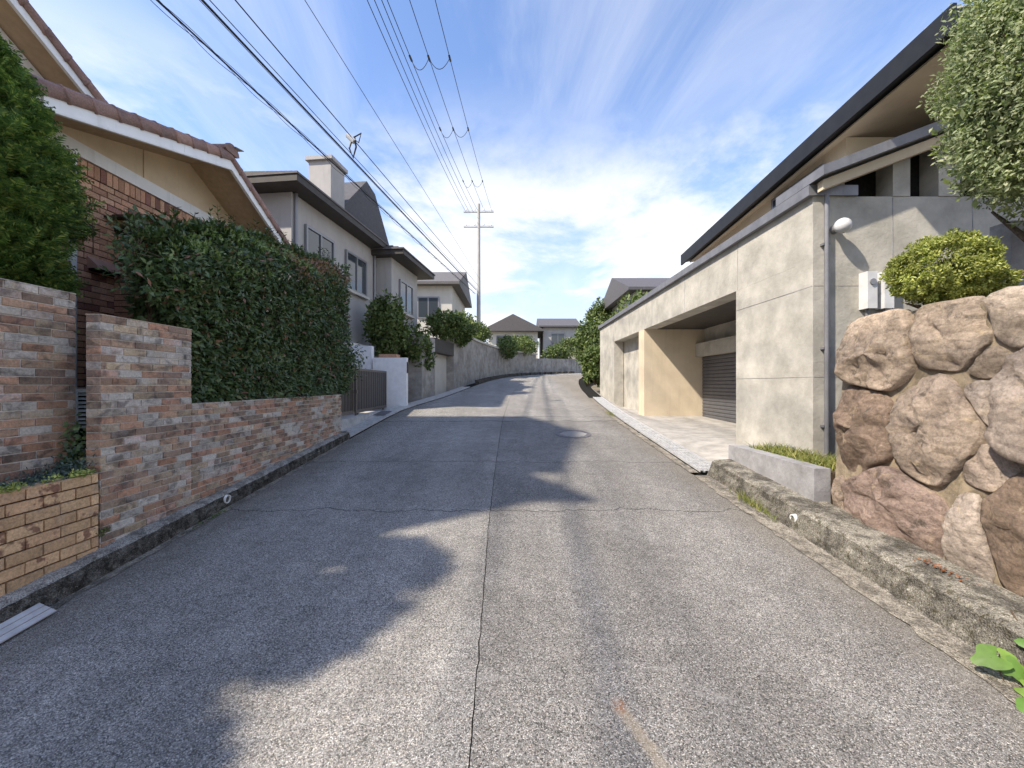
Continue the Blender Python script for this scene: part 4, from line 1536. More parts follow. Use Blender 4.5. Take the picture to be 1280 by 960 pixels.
# ------------------------------------------------------------------ grey house on the left
h2 = thing('grey_house', 'grey rendered two-storey house with dark eaves and chimney on the left', 'house', (-6, 12, 0.9))
DT = Vector((0.119, 0.993, 0))
DN = Vector((-0.993, 0.119, 0))
O2 = Vector((-4.6, 8.55, 0))


def h2p(t, n, z):
    q = O2 + DT * t + DN * n
    return (q.x, q.y, z)


def h2box(mb, t0, t1, n0, n1, z0, z1):
    return mb.slab([h2p(t0, n0, z0), h2p(t1, n0, z0), h2p(t1, n1, z0), h2p(t0, n1, z0)], (0, 0, z1 - z0))


ob('wall', h2box(MB(), 0.45, 4.6, 0.45, 6.0, 0.9, 5.95), 'render_grey', h2)
ob('wing_wall', h2box(MB(), 4.61, 7.0, -0.1, 5.0, 0.9, 5.75), 'render_grey', h2)
eb = MB()
h2box(eb, 0, 4.75, 0, 6.5, 5.96, 6.12)
ob('eave', eb, 'dark_trim', h2)
eb = MB()
h2box(eb, 4.3, 7.5, -0.62, 5.5, 5.76, 5.92)
ob('wing_eave', eb, 'dark_trim', h2)


def hip_roof(name, par, fpt, t0, t1, n0, n1, z, rise, hip, mat='slate', courses=14):
    """stepped slate courses forming a hipped roof"""
    mb = MB()
    nm = (n0 + n1) / 2
    for k in range(courses):
        f0, f1 = k / courses, (k + 1) / courses
        za, zb = z + rise * f0, z + rise * f1
        A = [(t0 + hip * f0, n0 + (nm - n0) * f0), (t1 - hip * f0, n0 + (nm - n0) * f0), (t1 - hip * f0, n1 + (nm - n1) * f0), (t0 + hip * f0, n1 + (nm - n1) * f0)]
        B = [(t0 + hip * f1, n0 + (nm - n0) * f1), (t1 - hip * f1, n0 + (nm - n0) * f1), (t1 - hip * f1, n1 + (nm - n1) * f1), (t0 + hip * f1, n1 + (nm - n1) * f1)]
        lip = 0.035
        vs = [fpt(a, b, za + lip) for a, b in A] + [fpt(a, b, zb) for a, b in B] + [fpt(a, b, za - 0.01) for a, b in A]
        fs = []
        for i in range(4):
            j = (i + 1) % 4
            fs += [(i, j, 4 + j, 4 + i), (8 + i, 8 + j, j, i)]
        mb.add(vs, fs)
    return ob(name, mb, mat, par)


hip_roof('roof', h2, h2p, -0.02, 4.8, -0.02, 6.55, 6.12, 1.35, 2.2)
hip_roof('wing_roof', h2, h2p, 4.25, 7.55, -0.65, 5.55, 5.92, 1.0, 1.5)
# higher ridge roof behind
g2 = MB()
pr = [(2.6, 6.1), (6.6, 6.1), (6.6, 6.5), (5.2, 8.15), (4.6, 8.3), (3.0, 6.7), (2.6, 6.5)]
vs = [h2p(t, 0.75, z) for t, z in pr] + [h2p(t, 4.0, z) for t, z in pr]
n = len(pr)
g2.add(vs, [tuple(range(n)), tuple(reversed(range(n, 2 * n)))] + [(i, n + i, n + (i + 1) % n, (i + 1) % n) for i in range(n)])
ob('upper_roof', g2, 'slate', h2)
ch = MB()
h2box(ch, 2.35, 3.05, 0.65, 1.3, 6.0, 7.75)
h2box(ch, 2.28, 3.12, 0.58, 1.37, 7.751, 7.85)
ob('chimney', ch, 'render_grey', h2)


def window2(par, fbox, t0, t1, n, z0, z1, sgn=-1, depth=0.06):
    fr = MB()
    for a, b, c, d_ in ((t0, t1, z0, z0 + .06), (t0, t1, z1 - .06, z1), (t0, t0 + .06, z0 + .06, z1 - .06), (t1 - .06, t1, z0 + .06, z1 - .06), ((t0 + t1) / 2 - .025, (t0 + t1) / 2 + .025, z0 + .06, z1 - .06)):
        fbox(fr, a, b, n - depth, n + 0.01, c, d_)
    w = ob('window', fr, 'frame', par)
    for a, b in ((t0 + .061, (t0 + t1) / 2 - .026), ((t0 + t1) / 2 + .026, t1 - .061)):
        ob('pane', fbox(MB(), a, b, n - depth * 0.5, n + 0.005, z0 + .061, z1 - .061), 'glass', w)
    sl = MB()
    fbox(sl, t0 - .06, t1 + .06, n - depth - 0.05, n + .01, z0 - .07, z0 - .001)
    ob('sill', sl, 'render_cream', w)


for a, b, c, d_ in ((0.9, 2.1, 4.3, 5.4), (2.7, 3.9, 4.3, 5.4), (1.0, 2.3, 1.9, 3.2)):
    window2(h2, h2box, a, b, 0.44, c, d_)
for a, b, c, d_ in ((5.2, 6.4, 4.1, 5.2), (5.2, 6.4, 2.2, 3.3)):
    window2(h2, h2box, a, b, -0.11, c, d_)
ac = ob('air_conditioner', h2box(MB(), 2.6, 3.4, 0.12, 0.43, 2.2, 2.75), 'white', h2)
ob('fan_grille', h2box(MB(), 2.68, 3.12, 0.105, 0.119, 2.26, 2.69), 'frame', ac)
for tt in (0.55, 4.45):
    ob('downpipe', MB().tube([h2p(tt, 0.40, 5.95), h2p(tt, 0.40, 1.0)], 0.04, 10), 'frame', h2)
# the end facing the camera
fe = MB()
fe.slab([h2p(0.44, 1.5, 4.3), h2p(0.44, 2.6, 4.3), h2p(0.44, 2.6, 5.4), h2p(0.44, 1.5, 5.4)], tuple(DT * -0.05))
we = ob('window', fe, 'frame', h2)
ob('pane', MB().slab([h2p(0.385, 1.58, 4.38), h2p(0.385, 2.52, 4.38), h2p(0.385, 2.52, 5.32), h2p(0.385, 1.58, 5.32)], tuple(DT * -0.008)), 'glass', we)

# ------------------------------------------------------------------ retaining wall and shrubs further up on the left
rt = thing('retaining_wall', 'grey concrete retaining wall with garage opening up the left side', 'wall', (-2.5, 18, 1.4))


def left_off(y, o):
    return interp(L_, y) - o


def wall_strip(mb, y0, y1, o0, o1, z0, z1, step=0.8):
    k = max(1, int((y1 - y0) / step))
    for i in range(k):
        a, b = y0 + (y1 - y0) * i / k, y0 + (y1 - y0) * (i + 1) / k
        za0 = zr(a) + z0 if z0 < 1.2 else z0
        zb0 = zr(b) + z0 if z0 < 1.2 else z0
        V = [(left_off(a, o0), a, za0), (left_off(b, o0), b, zb0), (left_off(b, o1), b, zb0), (left_off(a, o1), a, za0)]
        V += [(x, y, z1) for x, y, _ in V]
        mb.add(V, [(3, 2, 1, 0), (4, 5, 6, 7), (0, 1, 5, 4), (1, 2, 6, 5), (2, 3, 7, 6), (3, 0, 4, 7)])
    return mb


ob('wall', wall_strip(MB(), 13.0, 14.2, 0.75, 1.2, -0.3, 3.2), 'retain', rt)
ob('wall', wall_strip(MB(), 16.4, 29.5, 0.75, 1.2, -0.3, 3.75), 'retain', rt)
ob('lintel', wall_strip(MB(), 14.2, 16.4, 0.74, 1.2, 2.75, 3.25), 'dark_trim', rt)
ob('garage_door', wall_strip(MB(), 14.1, 16.5, 1.05, 1.15, -0.2, 3.1), 'render_cream', rt)
ob('coping', wall_strip(MB(), 16.3, 29.6, 0.68, 1.26, 3.752, 3.85), 'render_cream', rt)
rt2 = thing('retaining_wall', 'long pale retaining wall following the bend at the top of the road', 'wall', (6, 36, 2.5))
mb = MB()
pl = [q for q in L_ if 29 < q[0]]
pl = [q for q in pl if q[1] < 26]
for a, b in zip(pl, pl[1:]):
    dx, dy = b[1] - a[1], b[0] - a[0]
    l = math.hypot(dx, dy) or 1
    nx, ny = -dy / l, dx / l
    A = (a[1] + nx * .75, a[0] + ny * .75)
    B = (b[1] + nx * .75, b[0] + ny * .75)
    mb.slab([(A[0], A[1], zr(a[0]) - .3), (B[0], B[1], zr(b[0]) - .3), (B[0] + nx * .4, B[1] + ny * .4, zr(b[0]) - .3), (A[0] + nx * .4, A[1] + ny * .4, zr(a[0]) - .3)], (0, 0, 1.5))
ob('wall', mb, 'retain', rt2)
# low kerb stones along the bend
kb = 0
ks = MB().box(-0.09, 0.09, -0.28, 0.28, -0.05, 0.16).mesh('kerb_stone')
ks.materials.append(M['kerb'])
far_kerb = struct('kerb_far_left', strip([(q / 4, interp(L_, q / 4) - 0.14) for q in range(72, 132)], [(q / 4, interp(L_, q / 4) - .02) for q in range(72, 132)], 1, 0.13), 'kerb')
for k in range(24):
    yk = 18.0 + k * 0.62
    o = bpy.data.objects.new('kerb_stone', ks)
    o.location = (interp(L_, yk) - 0.12, yk, zr(yk))
    sl = (interp(L_, yk + .3) - interp(L_, yk - .3)) / .6
    o.rotation_euler = (0, 0, -math.atan(sl))
    link(o, far_kerb)

shrubs = [('rounded green shrub behind the driveway gate and white wall', (-3.75, 12.0, 1.0), (-3.75, 12.0, 3.35), (0.62, 0.6, 1.05), 3600, 21),
          ('low green shrub on the retaining wall below the grey house', (-2.7, 15.4, 3.2), (-2.6, 15.4, 3.85), (0.75, 0.9, 0.55), 2600, 22),
          ('wide bright shrub on the retaining wall left of the utility pole', (-2.4, 18.2, 3.6), (-2.35, 18.2, 4.25), (0.8, 1.3, 0.6), 3200, 23),
          ('drooping shrub over the retaining wall just past the garage opening', (-2.35, 16.9, 3.6), (-2.15, 16.9, 3.75), (0.5, 0.8, 0.55), 2400, 25),
          ('leafy shrub hanging over the wall right of the utility pole', (-0.6, 25.5, 3.7), (-0.35, 25.5, 3.9), (0.7, 1.5, 0.75), 2600, 26),
          ('bright shrub at the foot of the grey house behind the white wall', (-3.3, 13.4, 1.2), (-3.2, 13.3, 2.75), (0.55, 0.6, 0.9), 2600, 27),
          ('long shrub on the wall near the top of the bend', (0.9, 28.6, 3.7), (0.9, 28.4, 4.2), (0.8, 1.4, 0.7), 2400, 28),
          ('small shrub on the retaining wall behind the utility pole', (-1.9, 22.5, 3.7), (-1.9, 22.5, 4.4), (0.8, 1.3, 0.6), 2400, 24)]
for lab, b0, c0, r0, n0, sd in shrubs:
    e = thing('shrub', lab, 'shrub', b0, 'shrubs on the left bank')
    crown('foliage', e, c0, r0, n0, 0.13, 'leaf_far', 0.5, 0.34, 40, sd)
    limbs('stem', e, b0, (c0[0], c0[1], c0[2] + r0[2] * .4), 0.04, 6, (r0[0] * .6, r0[1] * .6, .3), sd, fork=0.2)

# ------------------------------------------------------------------ houses far up the road
def simple_house(name, label, x0, x1, y0, y1, z0, ze, rise, wmat, rmat, wins=(), ridge='x', over=0.45):
    e = thing(name, label, 'house', ((x0 + x1) / 2, (y0 + y1) / 2, z0))
    ob('wall', MB().box(x0, x1, y0, y1, z0, ze), wmat, e)
    mb = MB()
    if ridge == 'x':
        ym = (y0 + y1) / 2
        mb.prism([(y0 - over, ze + 0.002), (y1 + over, ze + 0.002), (y1 + over, ze + .14), (ym, ze + rise), (y0 - over, ze + .14)], (x0 - over, x1 + over), 'x')
    else:
        xm = (x0 + x1) / 2
        mb.prism([(x0 - over, ze + 0.002), (x1 + over, ze + 0.002), (x1 + over, ze + .14), (xm, ze + rise), (x0 - over, ze + .14)], (y0 - over, y1 + over), 'y')
        ob('gable_wall', MB().prism([(x0, ze - .01), (x1, ze - .01), (xm, ze + rise - .2)], (y0 - .03, y0 + .05), 'y'), wmat, e)
    ob('roof', mb, rmat, e)
    for (a, b, c, d_) in wins:
        fr = MB().box(a, b, y0 - .06, y0 + .01, c, d_)
        w = ob('window', fr, 'frame', e)
        m_ = (a + b) / 2
        ob('pane', MB().box(a + .07, m_ - .03, y0 - .066, y0 - .055, c + .07, d_ - .07), 'glass', w)
        ob('pane', MB().box(m_ + .03, b - .07, y0 - .066, y0 - .055, c + .07, d_ - .07), 'glass', w)
    return e


simple_house('far_house', 'far cream house with dark gable roof at the road bend', -2.4, 2.6, 40.5, 46, 2.6, 6.9, 1.7, 'render_cream', 'slate',
             ((-1.6, -0.2, 5.4, 6.5), (0.6, 1.9, 5.4, 6.5)), 'y', 0.6)
simple_house('far_house', 'far grey flat-fronted house right of the dark gable', 3.2, 6.6, 41, 47, 2.6, 7.4, 1.4, 'render_grey', 'slate', ((4.0, 5.4, 5.6, 6.8),), 'x')
simple_house('far_house', 'pale low house behind the trees at the end of the road', 7.6, 13, 42, 48, 2.6, 6.5, 1.3, 'render_cream', 'slate', ((8.4, 9.6, 5.0, 6.0),), 'x')
simple_house('far_house', 'cream house half hidden behind the retaining wall left of the pole', -8.5, -3.3, 22, 28, 2.2, 7.0, 1.6, 'render_cream', 'slate', ((-5.2, -4.0, 5.2, 6.4),), 'x')
simple_house('far_house', 'grey roofed house rising behind the concrete garage house', 6.0, 12.0, 19.5, 25, 1.5, 6.1, 1.4, 'render_cream', 'slate', ((6.8, 8.0, 4.4, 5.6),), 'x')

trees = [('dark bush above the low wall left of the far houses', (3.9, 34.6, 2.5), (3.9, 34.6, 4.2), (1.3, 0.9, 0.9), 2400, 37),
         ('pale bush above the low wall in the middle of the far bend', (7.3, 36.8, 2.6), (7.3, 36.8, 4.3), (1.7, 0.9, 1.0), 2400, 38),
         ('wide bush at the right end of the far low wall', (11.0, 38.2, 2.6), (11.0, 38.2, 4.6), (2.2, 0.9, 1.2), 2400, 39),
         ('dark green tree where the road bends right', (4.75, 21.5, 1.9), (4.75, 21.5, 3.7), (1.35, 1.2, 1.55), 5000, 31),
         ('small upright tree beyond the far end of the garage house', (5.4, 24.5, 2.1), (5.4, 24.5, 5.3), (0.95, 0.95, 1.5), 3400, 32),
         ('low bush beside the open gutter at the right bend', (3.75, 18.0, 1.6), (3.75, 18.0, 2.5), (0.55, 1.2, 0.85), 2800, 33),
         ('leafy tree above the far end of the garage roof', (5.6, 17.6, 1.5), (5.6, 17.8, 4.3), (1.3, 1.2, 1.3), 3800, 34),
         ('round garden tree in front of the far cream house', (1.0, 38.6, 2.5), (1.0, 38.6, 5.3), (1.6, 1.2, 1.0), 2600, 35),
         ('garden tree right of the far grey house', (6.3, 39.0, 2.5), (6.3, 39.0, 5.2), (1.9, 1.2, 1.1), 2600, 36)]
for lab, b0, c0, r0, n0, sd in trees:
    e = thing('tree', lab, 'tree', b0, 'trees around the bend')
    crown('crown', e, c0, r0, n0, 0.19, 'leaf_far', 0.5, 0.32, 50, sd)
    limbs('trunk', e, b0, (c0[0], c0[1], c0[2] + r0[2] * .5), 0.09, 8, (r0[0] * .6, r0[1] * .6, .5), sd, fork=0.3)

# ------------------------------------------------------------------ concrete garage house on the right
XG = 3.5
gh = thing('garage_house', 'beige concrete house with open garages and black eaves on the right', 'house', (5.5, 9.0, 0.6))


def gfl(y):
    return 0.62 + 0.022 * (y - 4.65)


mb = MB()
mb.box(XG, 9.5, 4.65, 4.95, 0.2, 3.78)
ob('end_wall', mb, 'house_con', gh)
mb = MB()
mb.box(XG + 0.002, XG + 0.30, 4.951, 6.25, 0.2, 3.05)
ob('pier', mb, 'house_con', gh)
mb = MB()
mb.box(XG + 0.002, 5.1, 10.6, 11.05, 0.2, 3.05)
ob('pier', mb, 'pillar', gh)
mb = MB()
mb.box(XG + 0.002, XG + 0.32, 13.7, 15.9, 0.2, 3.05)
ob('pier', mb, 'house_con', gh)
mb = MB()
mb.box(XG + 0.001, XG + 0.34, 4.952, 15.92, 3.051, 3.78)
ob('beam', mb, 'house_con', gh)
# recess: back walls, ceiling, lintel, shutter
mb = MB()
mb.box(5.1, 5.4, 4.95, 16.2, 0.2, 3.75)
ob('back_wall', mb, 'house_con', gh)
ob('ceiling', MB().box(XG + 0.34, 5.1, 4.955, 16.0, 3.06, 3.2), 'dark_trim', gh)
ob('far_wall', MB().box(XG + 0.1, 5.1, 15.93, 16.2, 0.2, 3.75), 'house_con', gh)
ob('lintel', MB().box(4.86, 5.098, 6.26, 10.598, 2.32, 2.66), 'house_con', gh)
sh = ob('roller_shutter', MB().box(5.03, 5.098, 6.4, 10.55, 0.5, 2.318), 'shutter', gh)
slm = MB().prism([(5.029, 0.0), (5.012, 0.02), (5.012, 0.065), (5.029, 0.085)], (6.42, 10.53), 'y').mesh('slat')
for k in range(18):
    ob('slat', slm, 'shutter', sh, (0, 0, 0.72 + k * 0.088))
ob('floor', MB().add([(2.6, 5.05, 0.56), (5.1, 5.05, gfl(5.05)), (5.1, 16, gfl(16)), (3.4, 16, gfl(16)), (XG - .02, 5.05, gfl(5.05)), (XG - .02, 16, gfl(16))], [(4, 1, 2, 5)]), 'apron_r', gh)
ob('recess_wall', MB().box(3.84, 4.1, 11.06, 13.80, 0.3, 3.05), 'house_con', gh)
# apron between the gutter and the garages
A, B = [], []
for q in range(51, 163):
    yq = q / 10
    A.append((interp(R_, yq) + 0.42, yq, zr(yq) + 0.02))
    B.append((XG + 0.02, yq, gfl(yq) + 0.002))
k = len(A)
mb = MB()
rows = 5
for i in range(k):
    for j in range(rows + 1):
        t = j / rows
        s = t * t * (3 - 2 * t)
        mb.v.append((A[i][0] + (B[i][0] - A[i][0]) * t, A[i][1], A[i][2] + (B[i][2] - A[i][2]) * s))
for i in range(k - 1):
    for j in range(rows):
        c = rows + 1
        mb.f.append((i * c + j, i * c + j + 1, (i + 1) * c + j + 1, (i + 1) * c + j))
struct('garage_apron', mb, 'apron_r')
A2, B2 = [(q / 10, interp(R_, q / 10) + .05) for q in range(50, 165)], [(q / 10, interp(R_, q / 10) + .45) for q in range(50, 165)]
struct('gutter_channel_right', strip(A2, B2, 1, -0.015), 'black_gap')
# garage coping along the street and the raking one on the end
ob('coping', MB().box(XG - 0.07, XG + 0.5, 4.62, 15.95, 3.782, 3.90), 'grey_coping', gh)
mb = MB()
mb.slab([(XG - 0.07, 4.40, 3.905), (XG - 0.07, 5.2, 3.905), (7.0, 5.2, 3.905 + 3.57 * .38), (7.0, 4.40, 3.905 + 3.57 * .38)], (0, 0, 0.11))
ob('rake_roof', mb, 'grey_coping', gh)
ob('frieze_block', MB().prism([(XG, 3.781), (XG + 0.36, 3.781), (XG + 0.36, 4.02), (XG, 3.895)], (4.64, 4.9), 'y'), 'house_con', gh)
mb = MB()
mb.prism([(4.42, 3.781), (4.62, 3.781), (4.62, 4.33), (4.42, 4.25)], (4.64, 4.9), 'y')
ob('frieze_block', mb, 'house_con', gh)
mb = MB()
mb.prism([(4.95, 3.781), (5.2, 3.781), (5.2, 4.55), (4.95, 4.45)], (4.64, 4.9), 'y')
ob('frieze_block', mb, 'house_con', gh)
mb = MB()
mb.slab([(XG, 4.50, 3.79), (7.0, 4.50, 3.79 + 3.5 * .38), (7.0, 4.50, 3.90 + 3.5 * .38), (XG, 4.50, 3.90)], (0, 0.08, 0))
ob('barge_board', mb, 'pillar', gh)
ob('recess_panel', MB().prism([(XG + .36, 3.781), (6.9, 3.781), (6.9, 5.1), (XG + .36, 3.98)], (4.86, 4.94), 'y'), 'black_gap', gh)
# upper storey set back under the black eave
mb = MB()
mb.prism([(4.96, 3.785), (8.7, 3.785), (8.7, 4.40), (4.96, 4.66)], (4.14, 9.2), 'x')
ob('upper_wall', mb, 'pillar', gh)
uw = ob('window', MB().box(4.08, 4.145, 5.25, 6.3, 4.12, 4.5), 'frame', gh)
ob('pane', MB().box(4.072, 4.085, 5.31, 5.75, 4.17, 4.45), 'glass', uw)
ob('pane', MB().box(4.072, 4.085, 5.80, 6.24, 4.17, 4.45), 'glass', uw)


def ez(y):
    return 4.90 - 0.0696 * (y - 3.61)


mb = MB()
mb.slab([(3.9, 3.55, ez(3.55) - .16), (9.4, 3.55, ez(3.55) + 1.0), (9.4, 9.1, ez(9.1) + 1.0), (3.9, 9.1, ez(9.1) - .16)], (0, 0, 0.18))
ob('eave_roof', mb, 'black_roof', gh)
mb = MB()
mb.slab([(4.02, 3.62, ez(3.62) - .155), (9.3, 3.62, ez(3.62) + .96), (9.3, 9.05, ez(9.05) + .96), (4.02, 9.05, ez(9.05) - .155)], (0, 0, -0.02))
ob('soffit', mb, 'pillar', gh)
mb = MB()
mb.slab([(3.86, 3.5, ez(3.5) - .20), (3.86, 9.15, ez(9.15) - .20), (3.86, 9.15, ez(9.15) + .03), (3.86, 3.5, ez(3.5) + .03)], (0.035, 0, 0))
ob('eave_gutter', mb, 'black_roof', gh)
ob('chimney', MB().box(5.05, 5.3, 4.6, 4.9, 5.0, 5.95), 'render_cream', gh)
jm = 'planter_grey'
for zz in (1.68, 2.74):
    ob('panel_joint', MB().box(XG - 0.0025, XG + 0.01, 4.66, 6.24, zz, zz + 0.004), jm, gh)
    ob('panel_joint', MB().box(XG + 0.01, 8.9, 4.6475, 4.66, zz, zz + 0.004), jm, gh)
for xx in (4.42, 5.35):
    ob('panel_joint', MB().box(xx, xx + 0.010, 4.6472, 4.66, 0.9, 3.77), jm, gh)
for yy in (6.2, 8.1, 10.0, 11.9, 13.8):
    ob('panel_joint', MB().box(XG - 0.0022, XG + 0.01, yy, yy + 0.010, 3.06, 3.77), jm, gh)
dpm = MB()
dpm.tube([(3.62, 4.60, 3.78), (3.62, 4.60, 0.8)], 0.024, 12)
for zz in (3.2, 2.0, 1.1):
    dpm.box(3.58, 3.66, 4.595, 4.65, zz, zz + 0.025)
ob('downpipe', dpm, 'grey_coping', gh)
# fittings on the end wall
lamp = MB()
c = Vector((3.74, 4.52, 3.39))
for i in range(9):
    pass
sphere_pts = []
seg, rings = 14, 9
for i in range(rings + 1):
    th = PI * i / rings
    for k in range(seg):
        sphere_pts.append((c.x + 0.085 * math.sin(th) * math.cos(2 * PI * k / seg), c.y + 0.085 * math.sin(th) * math.sin(2 * PI * k / seg), c.z + 0.085 * math.cos(th)))
lamp.add(sphere_pts, [(i * seg + k, i * seg + (k + 1) % seg, (i + 1) * seg + (k + 1) % seg, (i + 1) * seg + k) for i in range(rings) for k in range(seg)])
wl = ob('wall_lamp', lamp.mesh('wall_lamp', True), 'porcelain', gh)
ob('bracket', MB().tube([(3.74, 4.649, 3.39), (3.74, 4.59, 3.39)], 0.05, 14), 'frame', wl)
for x in (4.03, 4.22):
    mb = MB()
    mb.box(x, x + 0.11, 4.53, 4.648, 2.46, 2.88)
    w = ob('meter_box', mb, 'porcelain', gh)
    ob('dial', MB().tube([(x + .055, 4.531, 2.76), (x + .055, 4.515, 2.76)], 0.035, 14), 'frame', w)
    ob('conduit', MB().tube([(x + .055, 4.60, 2.46), (x + .055, 4.60, 2.2)], 0.018, 8), 'grey_coping', w)

# low grey planter with grass in front of the pier
lp = thing('planter_wall', 'low grey concrete planter with grass between stone wall and garage', 'planter', (3.1, 4.3, 0.6))
ob('wall', MB().box(2.75, 2.90, 3.64, 5.08, 0.2, 0.83), 'planter_grey', lp)
ob('end_wall', MB().box(2.901, 3.5, 4.93, 5.079, 0.2, 0.828), 'planter_grey', lp)
ob('soil', MB().box(2.901, 3.52, 3.64, 4.929, 0.2, 0.78), 'soil', lp)


def blades(name, P, L, lean, mat, parent, w=0.006):
    N = len(P)
    d = unit(np.stack([RNG.normal(0, lean, N), RNG.normal(0, lean, N), np.ones(N)], 1))
    s = unit(np.cross(d, rnd3(N))) * w
    Lc = L[:, None]
    bend = np.stack([RNG.normal(0, .25, N), RNG.normal(0, .25, N), np.zeros(N)], 1)
    V = np.stack([P - s, P + s, P + d * Lc * .55 + s * .7, P + d * Lc * .55 - s * .7, P + (d + bend) * Lc], 1).reshape(-1, 3)
    b = np.arange(N)[:, None] * 5
    F = np.concatenate([b + np.array([[0, 1, 2]]), b + np.array([[0, 2, 3]]), b + np.array([[3, 2, 4]])], 1).reshape(-1, 3)
    return stuff(ob(name, raw_mesh(name, V, F), mat, parent))


gr = thing('grass_tuft', 'strip of yellow-green grass along the top of the grey planter', 'grass', (3.0, 4.3, 0.78))
N = 1500
blades('grass_blades', np.stack([RNG.uniform(2.91, 3.3, N), RNG.uniform(3.75, 4.92, N), np.full(N, 0.775)], 1), RNG.uniform(.05, .16, N), 0.5, 'grass', gr)
gr = thing('grass_tuft', 'tuft of dry grass growing at the foot of the right kerb', 'grass', (2.43, 4.05, 0.37))
N = 260
yy = RNG.normal(4.02, .16, N)
blades('grass_blades', np.stack([RNG.normal(2.44, .025, N), yy, yy * .09 + 0.005], 1), RNG.uniform(.04, .13, N), 0.6, 'grass', gr, 0.003)
gr = thing('grass_tuft', 'small weedy grass at the edge of the steel gratings on the right', 'grass', (2.33, 9.6, 0.87))
N = 120
yy = RNG.normal(9.6, .22, N)
blades('grass_blades', np.stack([RNG.normal(2.36, .04, N), yy, yy * .09 + 0.01], 1), RNG.uniform(.03, .09, N), 0.7, 'grass', gr, 0.004)
gr = thing('grass_tuft', 'mossy weeds in the gutter below the left drain pipe', 'grass', (-2.8, 3.8, 0.35))
N = 120
yy = RNG.normal(3.78, .12, N)
blades('grass_blades', np.stack([RNG.normal(-2.81, .015, N), yy, yy * .09 + 0.008], 1), RNG.uniform(.008, .03, N), 0.8, 'leaf_far', gr, 0.003)

# ------------------------------------------------------------------ boulder wall on the right
sw = thing('stone_wall', 'tall wall of big rough boulders in sandy mortar on the right', 'wall', (2.95, 2.2, 0.4))
mb = MB()
mb.prism([(2.875, 0.1), (3.5, 0.1), (3.5, 2.16), (3.07, 2.16), (3.03, 2.12)], (-1.5, 3.62), 'y')
mtm = mb
ob('mortar_core', mtm, 'stone_mortar', sw)


def clip_poly(poly, n, d):
    """keep the part where p.n <= d"""
    out = []
    for p, q in zip(poly, poly[1:] + poly[:1]):
        sp, sq = p[0] * n[0] + p[1] * n[1] - d, q[0] * n[0] + q[1] * n[1] - d
        if sp <= 0:
            out.append(p)
        if (sp < 0 < sq) or (sq < 0 < sp):
            t = sp / (sp - sq)
            out.append((p[0] + (q[0] - p[0]) * t, p[1] + (q[1] - p[1]) * t))
    return out


def boulder(seed, poly, c, face_x):
    """a rock filling its bay in the wall: outline poly in (y, z), bulging towards the road"""
    rg = random.Random(seed)
    n = 40
    # resample the outline by angle from the centre, round the corners
    rad = []
    for k in range(n):
        a = 2 * PI * k / n
        dx, dz = math.cos(a), math.sin(a)
        best = 9
        for p, q in zip(poly, poly[1:] + poly[:1]):
            ex, ez = q[0] - p[0], q[1] - p[1]
            den = dx * ez - dz * ex
            if abs(den) < 1e-9:
                continue
            t = ((p[0] - c[0]) * ez - (p[1] - c[1]) * ex) / den
            u = ((p[0] - c[0]) * dz - (p[1] - c[1]) * dx) / den
            if t > 0 and -1e-6 <= u <= 1 + 1e-6:
                best = min(best, t)
        rad.append(best)
    for _ in range(2):
        rad = [min(rad[k], 0.25 * rad[k - 1] + 0.5 * rad[k] + 0.25 * rad[(k + 1) % n]) for k in range(n)]
    size = sum(rad) / n
    planes = [(Vector((-1, rg.uniform(-.55, .55), rg.uniform(-.6, .7))).normalized(), rg.uniform(0.40, 0.80)) for _ in range(10)]
    D = min(0.27, 0.75 * size)
    vs, fs = [], []
    rings = [(1.0, -0.10), (1.0, 0.25), (0.955, 0.55), (0.86, 0.82), (0.68, 0.96), (0.45, 1.0), (0.22, 1.0), (0.001, 1.0)]
    for s_, dp in rings:
        for k in range(n):
            a = 2 * PI * k / n
            y_, z_ = c[0] + math.cos(a) * rad[k] * s_, c[1] + math.sin(a) * rad[k] * s_
            q = Vector((-dp, (y_ - c[0]) / size, (z_ - c[1]) / size))
            lim = dp
            for nr_, dd in planes:
                over = (Vector((-lim, q.y * .9, q.z * .9))).dot(nr_) - dd
                if over > 0:
                    lim -= over * 1.0
            nz = mnoise.noise((y_ * 5 + seed, z_ * 5, 0)) * 0.18 + mnoise.noise((y_ * 14, z_ * 14, seed)) * 0.22
            h = max(-0.1, lim + nz * (0.3 + 0.7 * min(1, max(0, dp))))
            jy = 0.012 * mnoise.noise((y_ * 16, z_ * 16, seed + 4.0))
            vs.append((-h * D, y_ + jy - c[0], z_ + jy - c[1]))
    for i in range(len(rings) - 1):
        for k in range(n):
            j = (k + 1) % n
            fs.append((i * n + k, i * n + j, (i + 1) * n + j, (i + 1) * n + k))
    me = MB().add(vs, fs).mesh('boulder', True)
    me.materials.append(M['stone'])
    return me


BOUL = [(3.37, 1.22, .29, .31), (2.80, 1.30, .29, .37), (2.10, 1.50, .40, .34), (3.05, 0.70, .50, .22), (2.05, 0.76, .42, .36),
        (3.25, 1.83, .30, .25), (2.72, 1.90, .24, .22), (2.28, 2.0, .22, .16), (1.78, 1.98, .27, .19), (2.55, 0.66, .13, .24), (2.46, 1.08, .11, .12),
        (1.45, 1.2, .30, .40), (1.3, 0.6, .35, .28), (1.1, 1.75, .38, .32), (0.6, 1.1, .45, .45), (0.3, 1.8, .42, .3), (3.58, 0.62, .12, .14),
        (3.1, 1.03, .10, .08), (2.50, 1.50, .09, .12), (-0.3, 1.0, .45, .5), (-0.5, 1.8, .4, .3), (3.02, 1.58, .10, .10), (2.5, 1.72, .10, .09)]
BOUL = [q for q in BOUL if q[2] > 0.125 or q[0] > 3.4 or q[0] in (2.46, 2.50)]
